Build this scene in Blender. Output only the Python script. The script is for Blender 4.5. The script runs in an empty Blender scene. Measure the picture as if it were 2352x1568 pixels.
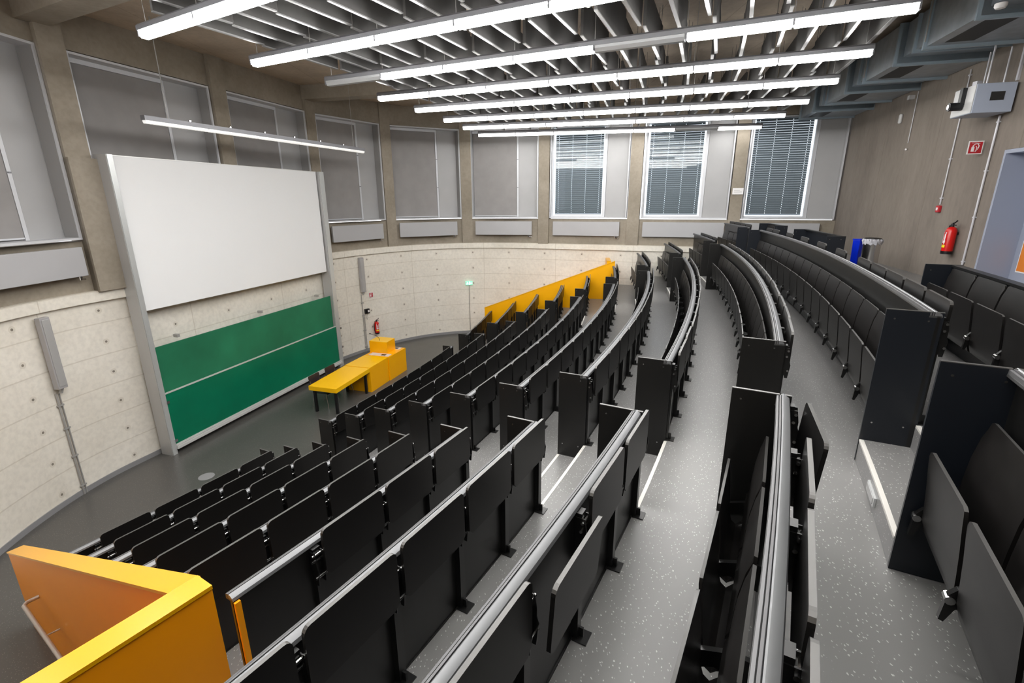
import bpy, bmesh, math, random
from math import sin, cos, pi, radians as rad, degrees, hypot, atan2
from mathutils import Vector, Matrix
random.seed(5)
SC = bpy.context.scene
COL = SC.collection

# ------------------------------------------------------------------ materials
def nodes_of(m):
    m.use_nodes = True
    nt = m.node_tree
    return nt, nt.nodes, nt.links, nt.nodes['Principled BSDF']

def mat(name, col, rough=0.5, metal=0.0, noise=0.0, scale=8.0, bump=0.0, spec=0.5, emit=None, estr=0.0):
    m = bpy.data.materials.new(name)
    nt, N, L, b = nodes_of(m)
    b.inputs['Roughness'].default_value = rough
    b.inputs['Metallic'].default_value = metal
    b.inputs['Specular IOR Level'].default_value = spec
    b.inputs['Base Color'].default_value = (*col, 1)
    if noise > 0 or bump > 0:
        tc = N.new('ShaderNodeTexCoord')
        nz = N.new('ShaderNodeTexNoise'); nz.inputs['Scale'].default_value = scale
        nz.inputs['Detail'].default_value = 4
        L.new(tc.outputs['Object'], nz.inputs['Vector'])
        if noise > 0:
            cr = N.new('ShaderNodeValToRGB')
            cr.color_ramp.elements[0].position = 0.3; cr.color_ramp.elements[1].position = 0.7
            cr.color_ramp.elements[0].color = tuple(max(0, c * (1 - noise)) for c in col) + (1,)
            cr.color_ramp.elements[1].color = tuple(min(1, c * (1 + noise)) for c in col) + (1,)
            L.new(nz.outputs['Fac'], cr.inputs['Fac']); L.new(cr.outputs['Color'], b.inputs['Base Color'])
        if bump > 0:
            bp = N.new('ShaderNodeBump'); bp.inputs['Strength'].default_value = bump
            bp.inputs['Distance'].default_value = 0.01
            L.new(nz.outputs['Fac'], bp.inputs['Height']); L.new(bp.outputs['Normal'], b.inputs['Normal'])
    if emit:
        b.inputs['Emission Color'].default_value = (*emit, 1)
        b.inputs['Emission Strength'].default_value = estr
    return m

def concrete(name, light, dark, ties=None, plank=None, stain=1.0, rough=0.75, vert=0.0):
    """board-marked concrete; ties=(du,dv,r) form-tie dots, plank=(pu,pv) panel joints, both in metres on UV"""
    m = bpy.data.materials.new(name)
    nt, N, L, b = nodes_of(m)
    b.inputs['Roughness'].default_value = rough
    b.inputs['Specular IOR Level'].default_value = 0.25
    uv = N.new('ShaderNodeUVMap'); tc = N.new('ShaderNodeTexCoord')
    mp = N.new('ShaderNodeMapping'); mp.inputs['Scale'].default_value = (1, 1, 0.35 if vert else 1)
    L.new(tc.outputs['Object'], mp.inputs['Vector'])
    n1 = N.new('ShaderNodeTexNoise'); n1.inputs['Scale'].default_value = 0.9; n1.inputs['Detail'].default_value = 7
    n1.inputs['Roughness'].default_value = 0.62
    n2 = N.new('ShaderNodeTexNoise'); n2.inputs['Scale'].default_value = 14; n2.inputs['Detail'].default_value = 5
    L.new(mp.outputs['Vector'], n1.inputs['Vector']); L.new(mp.outputs['Vector'], n2.inputs['Vector'])
    cr = N.new('ShaderNodeValToRGB')
    cr.color_ramp.elements[0].position = 0.32; cr.color_ramp.elements[1].position = 0.66
    cr.color_ramp.elements[0].color = (*dark, 1); cr.color_ramp.elements[1].color = (*light, 1)
    L.new(n1.outputs['Fac'], cr.inputs['Fac'])
    mx = N.new('ShaderNodeMixRGB'); mx.blend_type = 'MULTIPLY'; mx.inputs['Fac'].default_value = 0.35
    cr2 = N.new('ShaderNodeValToRGB'); cr2.color_ramp.elements[0].position = 0.3; cr2.color_ramp.elements[1].position = 0.6
    cr2.color_ramp.elements[0].color = (0.72, 0.72, 0.72, 1); cr2.color_ramp.elements[1].color = (1, 1, 1, 1)
    L.new(n2.outputs['Fac'], cr2.inputs['Fac'])
    L.new(cr.outputs['Color'], mx.inputs[1]); L.new(cr2.outputs['Color'], mx.inputs[2])
    out = mx.outputs['Color']
    sep = N.new('ShaderNodeSeparateXYZ'); L.new(uv.outputs['UV'], sep.inputs['Vector'])
    def math_(op, a, bb=None, c=None):
        n = N.new('ShaderNodeMath'); n.operation = op
        for i, x in enumerate((a, bb, c)):
            if x is None: continue
            if isinstance(x, (int, float)): n.inputs[i].default_value = x
            else: L.new(x, n.inputs[i])
        return n.outputs[0]
    def darken(o, mask, colr, f):
        q = N.new('ShaderNodeMixRGB'); q.blend_type = 'MULTIPLY'
        L.new(math_('MULTIPLY', mask, f), q.inputs['Fac']); L.new(o, q.inputs[1]); q.inputs[2].default_value = (*colr, 1)
        return q.outputs['Color']
    if ties:
        du, dv, r = ties
        pu = math_('PINGPONG', math_('ADD', sep.outputs[0], du * .31), du / 2)
        pv = math_('PINGPONG', math_('ADD', sep.outputs[1], dv * .62), dv / 2)
        d = math_('SQRT', math_('ADD', math_('MULTIPLY', pu, pu), math_('MULTIPLY', pv, pv)))
        out = darken(out, math_('LESS_THAN', d, r), (0.22, 0.2, 0.18), 0.85)
        out = darken(out, math_('LESS_THAN', d, r * 2.6), (0.75, 0.72, 0.68), 0.45)
    if plank:
        pu_, pv_ = plank
        wob = math_('MULTIPLY', n2.outputs['Fac'], 0.012)
        v = math_('PINGPONG', math_('ADD', sep.outputs[1], wob), pv_ / 2)
        out = darken(out, math_('LESS_THAN', v, 0.010), (0.66, 0.62, 0.56), 0.42)
        if pu_:
            u = math_('PINGPONG', math_('ADD', sep.outputs[0], wob), pu_ / 2)
            out = darken(out, math_('LESS_THAN', u, 0.009), (0.66, 0.62, 0.56), 0.5)
    L.new(out, b.inputs['Base Color'])
    bp = N.new('ShaderNodeBump'); bp.inputs['Strength'].default_value = 0.12; bp.inputs['Distance'].default_value = 0.02
    L.new(n2.outputs['Fac'], bp.inputs['Height']); L.new(bp.outputs['Normal'], b.inputs['Normal'])
    return m

def linoleum(name, base, speck):
    m = bpy.data.materials.new(name)
    nt, N, L, b = nodes_of(m)
    tc = N.new('ShaderNodeTexCoord')
    vo = N.new('ShaderNodeTexVoronoi'); vo.inputs['Scale'].default_value = 72; vo.inputs['Randomness'].default_value = 1
    wp = N.new('ShaderNodeTexNoise'); wp.inputs['Scale'].default_value = 60
    mpv = N.new('ShaderNodeMapping'); mpv.inputs['Scale'].default_value = (1, .55, 1)
    mixv = N.new('ShaderNodeMixRGB'); mixv.inputs['Fac'].default_value = 0.012
    L.new(tc.outputs['Object'], wp.inputs['Vector'])
    L.new(tc.outputs['Object'], mixv.inputs[1]); L.new(wp.outputs['Color'], mixv.inputs[2])
    L.new(mixv.outputs['Color'], mpv.inputs['Vector']); L.new(mpv.outputs['Vector'], vo.inputs['Vector'])
    cr = N.new('ShaderNodeValToRGB')
    cr.color_ramp.elements[0].position = 0.15; cr.color_ramp.elements[0].color = (*speck, 1)
    cr.color_ramp.elements[1].position = 0.25; cr.color_ramp.elements[1].color = (*base, 1)
    L.new(vo.outputs['Distance'], cr.inputs['Fac'])
    # only a share of the cells carry a chip
    cc = N.new('ShaderNodeSeparateColor'); L.new(vo.outputs['Color'], cc.inputs[0])
    lt = N.new('ShaderNodeMath'); lt.operation = 'LESS_THAN'; lt.inputs[1].default_value = 0.6; L.new(cc.outputs[0], lt.inputs[0])
    mx = N.new('ShaderNodeMixRGB'); mx.inputs[1].default_value = (*base, 1)
    L.new(lt.outputs[0], mx.inputs['Fac']); L.new(cr.outputs['Color'], mx.inputs[2])
    nz = N.new('ShaderNodeTexNoise'); nz.inputs['Scale'].default_value = 1.3; nz.inputs['Detail'].default_value = 5
    L.new(tc.outputs['Object'], nz.inputs['Vector'])
    mr = N.new('ShaderNodeMapRange'); mr.inputs[3].default_value = 0.88; mr.inputs[4].default_value = 1.1
    L.new(nz.outputs['Fac'], mr.inputs[0])
    m2 = N.new('ShaderNodeMixRGB'); m2.blend_type = 'MULTIPLY'; m2.inputs['Fac'].default_value = 1
    L.new(mx.outputs['Color'], m2.inputs[1]); L.new(mr.outputs[0], m2.inputs[2])
    L.new(m2.outputs['Color'], b.inputs['Base Color'])
    mr2 = N.new('ShaderNodeMapRange'); mr2.inputs[3].default_value = 0.24; mr2.inputs[4].default_value = 0.40
    L.new(nz.outputs['Fac'], mr2.inputs[0]); L.new(mr2.outputs[0], b.inputs['Roughness'])
    b.inputs['Specular IOR Level'].default_value = 0.5
    return m

M = {}
M['conc'] = concrete('light board-marked concrete', (0.87, 0.83, 0.75), (0.78, 0.735, 0.65), ties=(1.3, .55, .02), plank=(2.6, .55))
M['conc_up'] = concrete('upper concrete', (0.38, 0.335, 0.275), (0.27, 0.235, 0.185))
M['conc_back'] = concrete('brown grey concrete of the back wall', (0.29, 0.25, 0.215), (0.205, 0.175, 0.15), plank=(2.4, 9.0), vert=1)
M['ceil'] = concrete('ceiling concrete', (0.62, 0.52, 0.41), (0.44, 0.36, 0.28), plank=(1.2, 50.0))
M['floor'] = linoleum('dark speckled linoleum', (0.215, 0.212, 0.21), (0.56, 0.555, 0.55))
M['stage'] = linoleum('stage linoleum', (0.085, 0.082, 0.077), (0.22, 0.21, 0.195))
M['black'] = mat('black laminate', (0.007, 0.0068, 0.0066), 0.36, noise=.15, scale=3, spec=.5)
M['bluecast'] = mat('black laminate with blue light cast', (0.0075, 0.0098, 0.0145), 0.38)  # black laminate, bluish cast of the light at right painted into its colour
M['blackseat'] = mat('black stained plywood', (0.0105, 0.0095, 0.0092), 0.38, noise=.25, scale=9, spec=.32)
M['tablet'] = mat('black writing board', (0.0085, 0.008, 0.0078), 0.38, noise=.12, scale=5, spec=.35)
M['edge'] = mat('pale board edge', (0.13, 0.128, 0.125), 0.35, metal=.5)
M['seatedge'] = mat('worn seat edge', (0.07, 0.068, 0.066), 0.35)  # paler tone for the upward top edge of seats and backrests
M['bmetal'] = mat('black lacquered steel', (0.008, 0.008, 0.008), 0.3, spec=.5)
M['bolt'] = mat('zinc bolts', (0.5, 0.5, 0.5), 0.25, metal=1)
M['alu'] = mat('anodised aluminium rail', (0.24, 0.245, 0.255), 0.5, metal=.55, noise=.04, scale=2)
M['lip'] = mat('dark anodised rail lip', (0.13, 0.13, 0.135), 0.5, metal=.4)
M['railg'] = mat('rail groove', (0.05, 0.05, 0.05), 0.5)
M['white'] = mat('projection screen white', (0.93, 0.94, 0.955), 0.85, spec=.1)
M['green'] = mat('green chalkboard', (0.0, 0.17, 0.085), 0.42, noise=.12, scale=1.5, spec=.35)
M['green2'] = mat('green chalkboard dusty', (0.02, 0.19, 0.095), 0.5, noise=.2, scale=1.2, spec=.3)
M['chalkedge'] = mat('board aluminium edge', (0.78, 0.78, 0.77), 0.4, metal=.3)
M['post'] = mat('grey aluminium column', (0.50, 0.50, 0.50), 0.45, metal=.35, noise=.04, scale=2)
M['postl'] = mat('light aluminium guide', (0.68, 0.70, 0.70), 0.35, metal=.5)
M['yellow'] = mat('signal yellow laminate', (1.0, 0.46, 0.0), 0.36, spec=.4)
M['yellowtop'] = mat('yellow top laminate', (1.0, 0.55, 0.0), 0.3, spec=.5)
M['captop'] = mat('amber cap laminate', (0.86, 0.41, 0.0), 0.3, spec=.6)
M['orange'] = mat('orange wall panel', (1.0, 0.35, 0.0), 0.4, noise=.03, scale=1.5, spec=.4)
M['desk_top'] = mat('desk inlay grey', (0.72, 0.68, 0.68), 0.35)
M['dark'] = mat('dark steel leg', (0.006, 0.006, 0.007), 0.35)
M['chair'] = mat('dark plywood chair shell', (0.03, 0.022, 0.025), 0.4)
M['chrome'] = mat('chrome', (0.6, 0.6, 0.62), 0.18, metal=1)
M['wframe'] = mat('light grey window frame', (0.62, 0.63, 0.66), 0.45, metal=.15)
M['blind'] = mat('grey roller screen', (0.30, 0.288, 0.285), 0.8, noise=.06, scale=3)
M['panel'] = mat('light grey sash panel', (0.42, 0.42, 0.425), 0.5, noise=.03, scale=2)
M['reveal'] = mat('grey window reveal', (0.30, 0.295, 0.29), 0.55)
M['rad'] = mat('radiator grey', (0.44, 0.44, 0.455), 0.45, noise=.02, scale=2)
M['slat'] = mat('outdoor blind slat', (0.20, 0.21, 0.215), 0.5)
M['housing'] = mat('light housing grey', (0.20, 0.20, 0.215), 0.4, metal=.4)
M['lampoff'] = mat('unlit louvre', (0.45, 0.46, 0.47), 0.35, metal=.3)
M['lamp'] = mat('fluorescent diffuser', (1, 1, 1), 0.4, emit=(1.0, 0.985, 0.955), estr=34)
M['lampfar'] = mat('far fluorescent diffuser', (1, 1, 1), 0.4, emit=(1.0, 0.985, 0.955), estr=13)
M['lampmid'] = mat('middle fluorescent diffuser', (1, 1, 1), 0.4, emit=(1.0, 0.985, 0.955), estr=22)
M['lamp2'] = mat('dim fluorescent diffuser', (1, 1, 1), 0.4, emit=(1.0, 0.98, 0.94), estr=0.32)
M['baffle'] = mat('grey acoustic felt', (0.10, 0.097, 0.095), 0.85, noise=.07, scale=6)
M['bafedge'] = mat('galvanised baffle edge', (0.36, 0.36, 0.36), 0.4, metal=.5)
M['duct'] = mat('galvanised duct steel', (0.38, 0.42, 0.46), 0.4, metal=.45, noise=.12, scale=6)
M['ductl'] = mat('bright duct flange', (0.42, 0.52, 0.60), 0.35, metal=.4)
M['grille'] = mat('dark grille', (0.02, 0.02, 0.02), 0.6)
M['red'] = mat('red enamel', (0.62, 0.008, 0.006), 0.28)
M['redsign'] = mat('red sign', (0.50, 0.02, 0.03), 0.45)
M['signw'] = mat('sign white', (0.85, 0.83, 0.83), 0.5)
M['yel'] = mat('yellow label', (0.9, 0.7, 0.02), 0.45)
M['exit'] = mat('exit sign green', (0.35, 0.8, 0.62), 0.5, emit=(0.3, 0.85, 0.6), estr=.45)
M['exitw'] = mat('exit sign white', (0.9, 1, 0.95), 0.5, emit=(0.8, 1, 0.9), estr=1.4)
M['gpipe'] = mat('grey conduit', (0.42, 0.41, 0.40), 0.4, metal=.3)
M['wpipe'] = mat('pale conduit', (0.62, 0.62, 0.66), 0.4, metal=.2)
M['spk'] = mat('speaker grey', (0.40, 0.39, 0.40), 0.5)
M['door'] = mat('blue grey door', (0.33, 0.36, 0.45), 0.45)
M['notice'] = mat('orange notice', (0.75, 0.22, 0.02), 0.5)
M['box'] = mat('projector housing', (0.42, 0.47, 0.58), 0.4)
M['boxw'] = mat('projector housing white', (0.62, 0.62, 0.62), 0.4)
M['steel'] = mat('brushed steel bin', (0.62, 0.61, 0.60), 0.22, metal=1)
M['bag'] = mat('translucent bin bag', (0.46, 0.46, 0.50), 0.35, bump=.8, scale=30)
M['blue'] = mat('blue plastic', (0.0, 0.02, 0.55), 0.35)
M['nosing'] = mat('white nosing strip', (0.72, 0.70, 0.66), 0.4)
M['skirt'] = mat('grey skirting', (0.27, 0.27, 0.28), 0.5)
M['copper'] = mat('copper pipes', (0.45, 0.17, 0.06), 0.35, metal=.8)
M['handrail'] = mat('handrail grey', (0.50, 0.46, 0.42), 0.35, metal=.4)
g = bpy.data.materials.new('window glass'); nt, N, L, b = nodes_of(g)
N.remove(b)
gl = N.new('ShaderNodeBsdfGlossy'); gl.inputs['Roughness'].default_value = 0.02
tr = N.new('ShaderNodeBsdfTransparent'); tr.inputs['Color'].default_value = (0.86, 0.9, 0.92, 1)
fr = N.new('ShaderNodeFresnel'); fr.inputs['IOR'].default_value = 1.5
mx = N.new('ShaderNodeMixShader'); mf_ = N.new('ShaderNodeMath'); mf_.operation = 'MULTIPLY'; mf_.inputs[1].default_value = .30; L.new(fr.outputs[0], mf_.inputs[0]); L.new(mf_.outputs[0], mx.inputs[0]); L.new(tr.outputs[0], mx.inputs[1]); L.new(gl.outputs[0], mx.inputs[2])
L.new(mx.outputs[0], N['Material Output'].inputs['Surface'])
M['glass'] = g

# ------------------------------------------------------------------ mesh helpers
class MB:
    def __init__(s): s.v = []; s.f = []; s.mi = []; s.uv = {}
    def add(s, vs, fs, m=0, uvs=None):
        o = len(s.v); s.v += [tuple(p) for p in vs]
        for i, f in enumerate(fs):
            if uvs: s.uv[len(s.f)] = uvs[i]
            s.f.append(tuple(o + k for k in f)); s.mi.append(m)
    def box(s, c, d, rz=0, m=0, rx=0, ry=0):
        R = Matrix.Rotation(rz, 3, 'Z') @ Matrix.Rotation(ry, 3, 'Y') @ Matrix.Rotation(rx, 3, 'X')
        c = Vector(c); vs = []
        for z in (-1, 1):
            for y in (-1, 1):
                for x in (-1, 1):
                    vs.append(c + R @ Vector((x * d[0] / 2, y * d[1] / 2, z * d[2] / 2)))
        s.add(vs, [(0, 2, 3, 1), (4, 5, 7, 6), (0, 1, 5, 4), (2, 6, 7, 3), (0, 4, 6, 2), (1, 3, 7, 5)], m)
    def prism(s, poly, fn0, fn1, m=0):
        """poly: 2-D outline; fn0/fn1 map it to the two 3-D caps"""
        n = len(poly); vs = [fn0(p) for p in poly] + [fn1(p) for p in poly]
        fs = [tuple(range(n))[::-1], tuple(range(n, 2 * n))] + [(i, (i + 1) % n, n + (i + 1) % n, n + i) for i in range(n)]
        s.add(vs, fs, m)
    def tube(s, pts, r, n=8, m=0, cap=True):
        pts = [Vector(p) for p in pts]; rings = []
        for i, p in enumerate(pts):
            a = pts[max(i - 1, 0)]; b_ = pts[min(i + 1, len(pts) - 1)]
            t = (b_ - a).normalized(); ref = Vector((0, 0, 1)) if abs(t.z) < .9 else Vector((1, 0, 0))
            u = t.cross(ref).normalized(); w = t.cross(u)
            rings.append([p + u * r * cos(2 * pi * k / n) + w * r * sin(2 * pi * k / n) for k in range(n)])
        vs = [q for ring in rings for q in ring]; fs = []
        for i in range(len(pts) - 1):
            for k in range(n):
                fs.append((i * n + k, i * n + (k + 1) % n, (i + 1) * n + (k + 1) % n, (i + 1) * n + k))
        if cap: fs += [tuple(range(n))[::-1], tuple((len(pts) - 1) * n + k for k in range(n))]
        s.add(vs, fs, m)
    def lathe(s, prof, c, n=24, m=0):
        vs = []; c = Vector(c)
        for r, z in prof: vs += [c + Vector((r * cos(2 * pi * k / n), r * sin(2 * pi * k / n), z)) for k in range(n)]
        fs = []
        for i in range(len(prof) - 1):
            for k in range(n): fs.append((i * n + k, i * n + (k + 1) % n, (i + 1) * n + (k + 1) % n, (i + 1) * n + k))
        s.add(vs, fs, m)
    def mesh(s, name, mats, smooth=False, recalc=True):
        me = bpy.data.meshes.new(name); me.from_pydata(s.v, [], s.f)
        for mm in (mats if isinstance(mats, (list, tuple)) else [mats]): me.materials.append(M[mm] if isinstance(mm, str) else mm)
        for i, p in enumerate(me.polygons): p.material_index = s.mi[i]; p.use_smooth = smooth
        if s.uv:
            ul = me.uv_layers.new(name='UVMap')
            for i, p in enumerate(me.polygons):
                if i in s.uv:
                    for k, li in enumerate(p.loop_indices): ul.data[li].uv = s.uv[i][k]
        if recalc:
            bm = bmesh.new(); bm.from_mesh(me); bmesh.ops.recalc_face_normals(bm, faces=bm.faces); bm.to_mesh(me); bm.free()
        if smooth: me.set_sharp_from_angle(angle=rad(38))
        me.update(); return me

def link(name, me, parent=None, loc=None, rz=0, rot=None):
    o = bpy.data.objects.new(name, me); COL.objects.link(o)
    if parent:
        o.parent = parent
    if loc is not None: o.location = loc
    if rot is not None: o.rotation_euler = rot
    elif rz: o.rotation_euler = (0, 0, rz)
    return o
def tag(o, label, cat, group=None):
    o['label'] = label; o['category'] = cat
    if group: o['group'] = group
    return o
def thing(name, label, cat, loc=(0, 0, 0), rz=0, group=None):
    o = bpy.data.objects.new(name, None); o.empty_display_size = .1; COL.objects.link(o)
    o.location = loc; o.rotation_euler = (0, 0, rz); return tag(o, label, cat, group)
def part(name, mb, mats, parent, smooth=False, world=True, bevel=0):
    """mb in world coordinates; the part keeps its place under a parent that may be moved"""
    me = mb.mesh(name, mats, smooth)
    o = link(name, me, parent)
    if world:
        bpy.context.view_layer.update() if False else None
        P = parent
        Mx = Matrix.Identity(4)
        while P is not None:
            Mx = (Matrix.Translation(P.location) @ P.rotation_euler.to_matrix().to_4x4()) @ Mx; P = P.parent
        me.transform(Mx.inverted())
    if bevel:
        bv = o.modifiers.new('bevel', 'BEVEL'); bv.width = bevel; bv.segments = 2; bv.limit_method = 'ANGLE'
    return o
def struct(name, mb, mats, smooth=False, parent=None):
    me = mb.mesh(name, mats, smooth); o = link(name, me, parent); o['kind'] = 'structure'; return o

# ------------------------------------------------------------------ camera
H = 4.73
cam = bpy.data.cameras.new('camera'); cam.sensor_width = 36; cam.sensor_fit = 'HORIZONTAL'
cam.lens = 1111 * 36 / 2352; cam.clip_start = .02
co = bpy.data.objects.new('camera', cam); COL.objects.link(co)
P_, R_ = rad(16.25), rad(-.3)
F = Vector((0, cos(P_), -sin(P_))); U0 = Vector((0, sin(P_), cos(P_))); X0 = Vector((1, 0, 0))
X = cos(R_) * X0 + sin(R_) * U0; U = -sin(R_) * X0 + cos(R_) * U0
mw = Matrix(((X.x, U.x, -F.x, 0), (X.y, U.y, -F.y, 0), (X.z, U.z, -F.z, H), (0, 0, 0, 1)))
co.matrix_world = mw
SC.camera = co

# ------------------------------------------------------------------ plan of the hall
def cr(P, n=8):
    P = [Vector(p) for p in P]; out = []
    for i in range(len(P) - 1):
        p0 = P[max(i - 1, 0)]; p1 = P[i]; p2 = P[i + 1]; p3 = P[min(i + 2, len(P) - 1)]
        for j in range(n):
            t = j / n; out.append(.5 * ((2 * p1) + (-p0 + p2) * t + (2 * p0 - 5 * p1 + 4 * p2 - p3) * t * t + (-p0 + 3 * p1 - 3 * p2 + p3) * t ** 3))
    out.append(P[-1]); return out
k1 = cr([(-6.1, 2.2), (-6.75, 3.9), (-7.15, 5.5), (-7.28, 6.6), (-7.2, 7.6), (-6.91, 8.54)])
k2 = cr([(-5.27, 14.3), (-4.8, 15.15), (-4.04, 16.1), (-3.1, 16.88), (-2.02, 17.34), (-.9, 17.5), (.1, 17.38)])
CORNER = Vector((9.41, 14.45))
WALL = k1 + k2 + [CORNER]
NEAR = [Vector(p) for p in ((-6.1, 2.2), (-5.2, .2), (-3.9, -1.8), (-2.0, -3.4), (3.9, -4.55))]
BK = Vector((.279, .960)).normalized()          # direction of the back wall
BN = Vector((-.960, .279)).normalized()         # into the room
def bw(s, d=0): return CORNER - BK * s + BN * d # s metres from the far corner, d into the room
C = Vector((-32.87, 20.72)); R0, PT = 32.20, .8065
def pol(R, th): return Vector((C.x + R * cos(th), C.y + R * sin(th)))
def Rf(k): return R0 + PT * (k - 1)
TH = .33
near = [-25.81, -26.13, -26.43, -26.71, -26.99, -27.27, -27.56, -27.81, -28.07, -28.32]
far = [-23.75, -24.09, -24.45, -24.79, -25.10, -25.43, -25.80, -26.10, -26.40, -26.65]
mf = [-15.36, -14.98, -14.67, -14.48, -14.20, -13.96, -13.83, -13.67, -13.62, -13.66]
b3 = [-13.28, -13.00, -12.82, -12.62, -12.36, -12.20, -12.12, -12.03, -12.10, -11.92]
orth = [-7.86, -8.0, -8.13, -8.25, -8.37, -8.49]

def wall_strip(mb, pts, z0, z1, off=0.0, u0=0.0, flip=False):
    """vertical strip along a polyline (UV in metres); off moves it into the room"""
    n = len(pts); N_ = []
    for i in range(n):
        a = pts[max(i - 1, 0)]; b_ = pts[min(i + 1, n - 1)]; t = (b_ - a).normalized()
        N_.append(Vector((t.y, -t.x)))
    u = u0
    for i in range(n - 1):
        a = pts[i] + N_[i] * off; b_ = pts[i + 1] + N_[i + 1] * off; w = (b_ - a).length
        mb.add([(a.x, a.y, z0), (b_.x, b_.y, z0), (b_.x, b_.y, z1), (a.x, a.y, z1)], [(0, 1, 2, 3)], 0,
               [[(u, z0), (u + w, z0), (u + w, z1), (u, z1)]])
        u += w
    return N_

def slab(mb, pts, z0, z1, o0, o1, m=0):
    """closed band along a polyline between offsets o0<o1"""
    n = len(pts); N_ = []
    for i in range(n):
        a = pts[max(i - 1, 0)]; b_ = pts[min(i + 1, n - 1)]; t = (b_ - a).normalized()
        N_.append(Vector((t.y, -t.x)))
    vs = []; u = 0; us = []
    for i in range(n):
        if i: u += (pts[i] - pts[i - 1]).length
        us.append(u)
        for o_, z in ((o0, z0), (o1, z0), (o1, z1), (o0, z1)):
            q = pts[i] + N_[i] * o_; vs.append((q.x, q.y, z))
    fs = []; uv = []
    for i in range(n - 1):
        for k in range(4):
            fs.append((i * 4 + k, i * 4 + (k + 1) % 4, (i + 1) * 4 + (k + 1) % 4, (i + 1) * 4 + k))
            zz = (z0, z0, z1, z1)
            uv.append([(us[i], zz[k]), (us[i], zz[(k + 1) % 4]), (us[i + 1], zz[(k + 1) % 4]), (us[i + 1], zz[k])])
    fs += [(0, 1, 2, 3), tuple((n - 1) * 4 + k for k in (3, 2, 1, 0))]; uv += [[(0, 0)] * 4] * 2
    mb.add(vs, fs, m, uv)

# lower curved wall, ledge
mb = MB(); slab(mb, WALL, -.05, 3.14, -.3, 0); struct('wall_far', mb, 'conc')
mb = MB(); slab(mb, WALL, 3.12, 3.30, -.3, .07); struct('trim_1', mb, 'conc')
# skirting along the stage part
mb = MB(); slab(mb, WALL[:-1], 0.0, .09, 0.0, .015); struct('baseboard_far', mb, 'skirt')
# closing walls out of the frame (near side, back)
mb = MB(); slab(mb, NEAR, -.05, 7.6, -.002, .3); struct('wall_near', mb, 'conc_up')

# back wall with the door recess
DOOR0, DOOR1 = 6.9, 8.15      # distance from the corner
mb = MB()
def bquad(mb, s0, s1, z0, z1, d=0, m=0):
    a = bw(s0, d); b_ = bw(s1, d)
    mb.add([(a.x, a.y, z0), (b_.x, b_.y, z0), (b_.x, b_.y, z1), (a.x, a.y, z1)], [(0, 1, 2, 3)], m, [[(s0, z0), (s1, z0), (s1, z1), (s0, z1)]])
def bbox(mb, s0, s1, z0, z1, d0, d1, m=0):
    ps = [bw(s0, d0), bw(s1, d0), bw(s1, d1), bw(s0, d1)]
    vs = [(p.x, p.y, z) for z in (z0, z1) for p in ps]
    fs = [(0, 3, 2, 1), (4, 5, 6, 7), (0, 1, 5, 4), (1, 2, 6, 5), (2, 3, 7, 6), (3, 0, 4, 7)]
    mb.add(vs, fs, m, [[(s0, d0), (s0, d1), (s1, d1), (s1, d0)], [(s0, d0), (s1, d0), (s1, d1), (s0, d1)],
                       [(s0, z0), (s1, z0), (s1, z1), (s0, z1)], [(d0, z0), (d1, z0), (d1, z1), (d0, z1)],
                       [(s1, z0), (s0, z0), (s0, z1), (s1, z1)], [(d0, z0), (d1, z0), (d1, z1), (d0, z1)]])
bbox(mb, -.3, DOOR0, -.05, 7.6, -.62, 0)
bbox(mb, DOOR0, DOOR1, 5.43, 7.6, -.62, 0)
bbox(mb, DOOR1, 19.8, -.05, 7.6, -.62, 0)
bbox(mb, DOOR0, DOOR1, -.05, 3.3, -.62, 0)
struct('wall_back', mb, 'conc_back')
# door
dr = MB(); bbox(dr, DOOR0 + .005, DOOR0 + .05, 3.3, 5.425, -.5, .012); bbox(dr, DOOR1 - .05, DOOR1 - .005, 3.3, 5.425, -.5, .012)
bbox(dr, DOOR0 + .05, DOOR1 - .05, 5.37, 5.425, -.5, .012); bbox(dr, DOOR0 + .05, DOOR1 - .05, 3.3, 5.37, -.5, -.44)
d1 = struct('door_1', dr, 'door')
mb = MB(); bbox(mb, DOOR0 + .17, DOOR0 + .5, 3.62, 4.1, -.44, -.433, 0); bbox(mb, DOOR0 + .19, DOOR0 + .48, 3.64, 4.08, -.434, -.430, 1)
o = link('notice_panel', mb.mesh('notice_panel', ['signw', 'notice']), d1)
mb = MB(); mb.tube([(*bw(DOOR1 - .15, -.44), 4.35), (*bw(DOOR1 - .15, -.37), 4.35), (*bw(DOOR1 - .3, -.37), 4.35)], .011)
o = link('door_handle', mb.mesh('door_handle', 'chrome', True), d1)

# ------------------------------------------------------------------ floors
mb = MB()
poly = [tuple(p) for p in NEAR[::-1][:-1]] + [tuple(p) for p in WALL]
pts = [(p[0], p[1], 0.0) for p in poly]; pts.append((*bw(19.6), 0.0))
mb.add(pts, [tuple(range(len(pts)))]); struct('floor', mb, 'stage')

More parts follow.
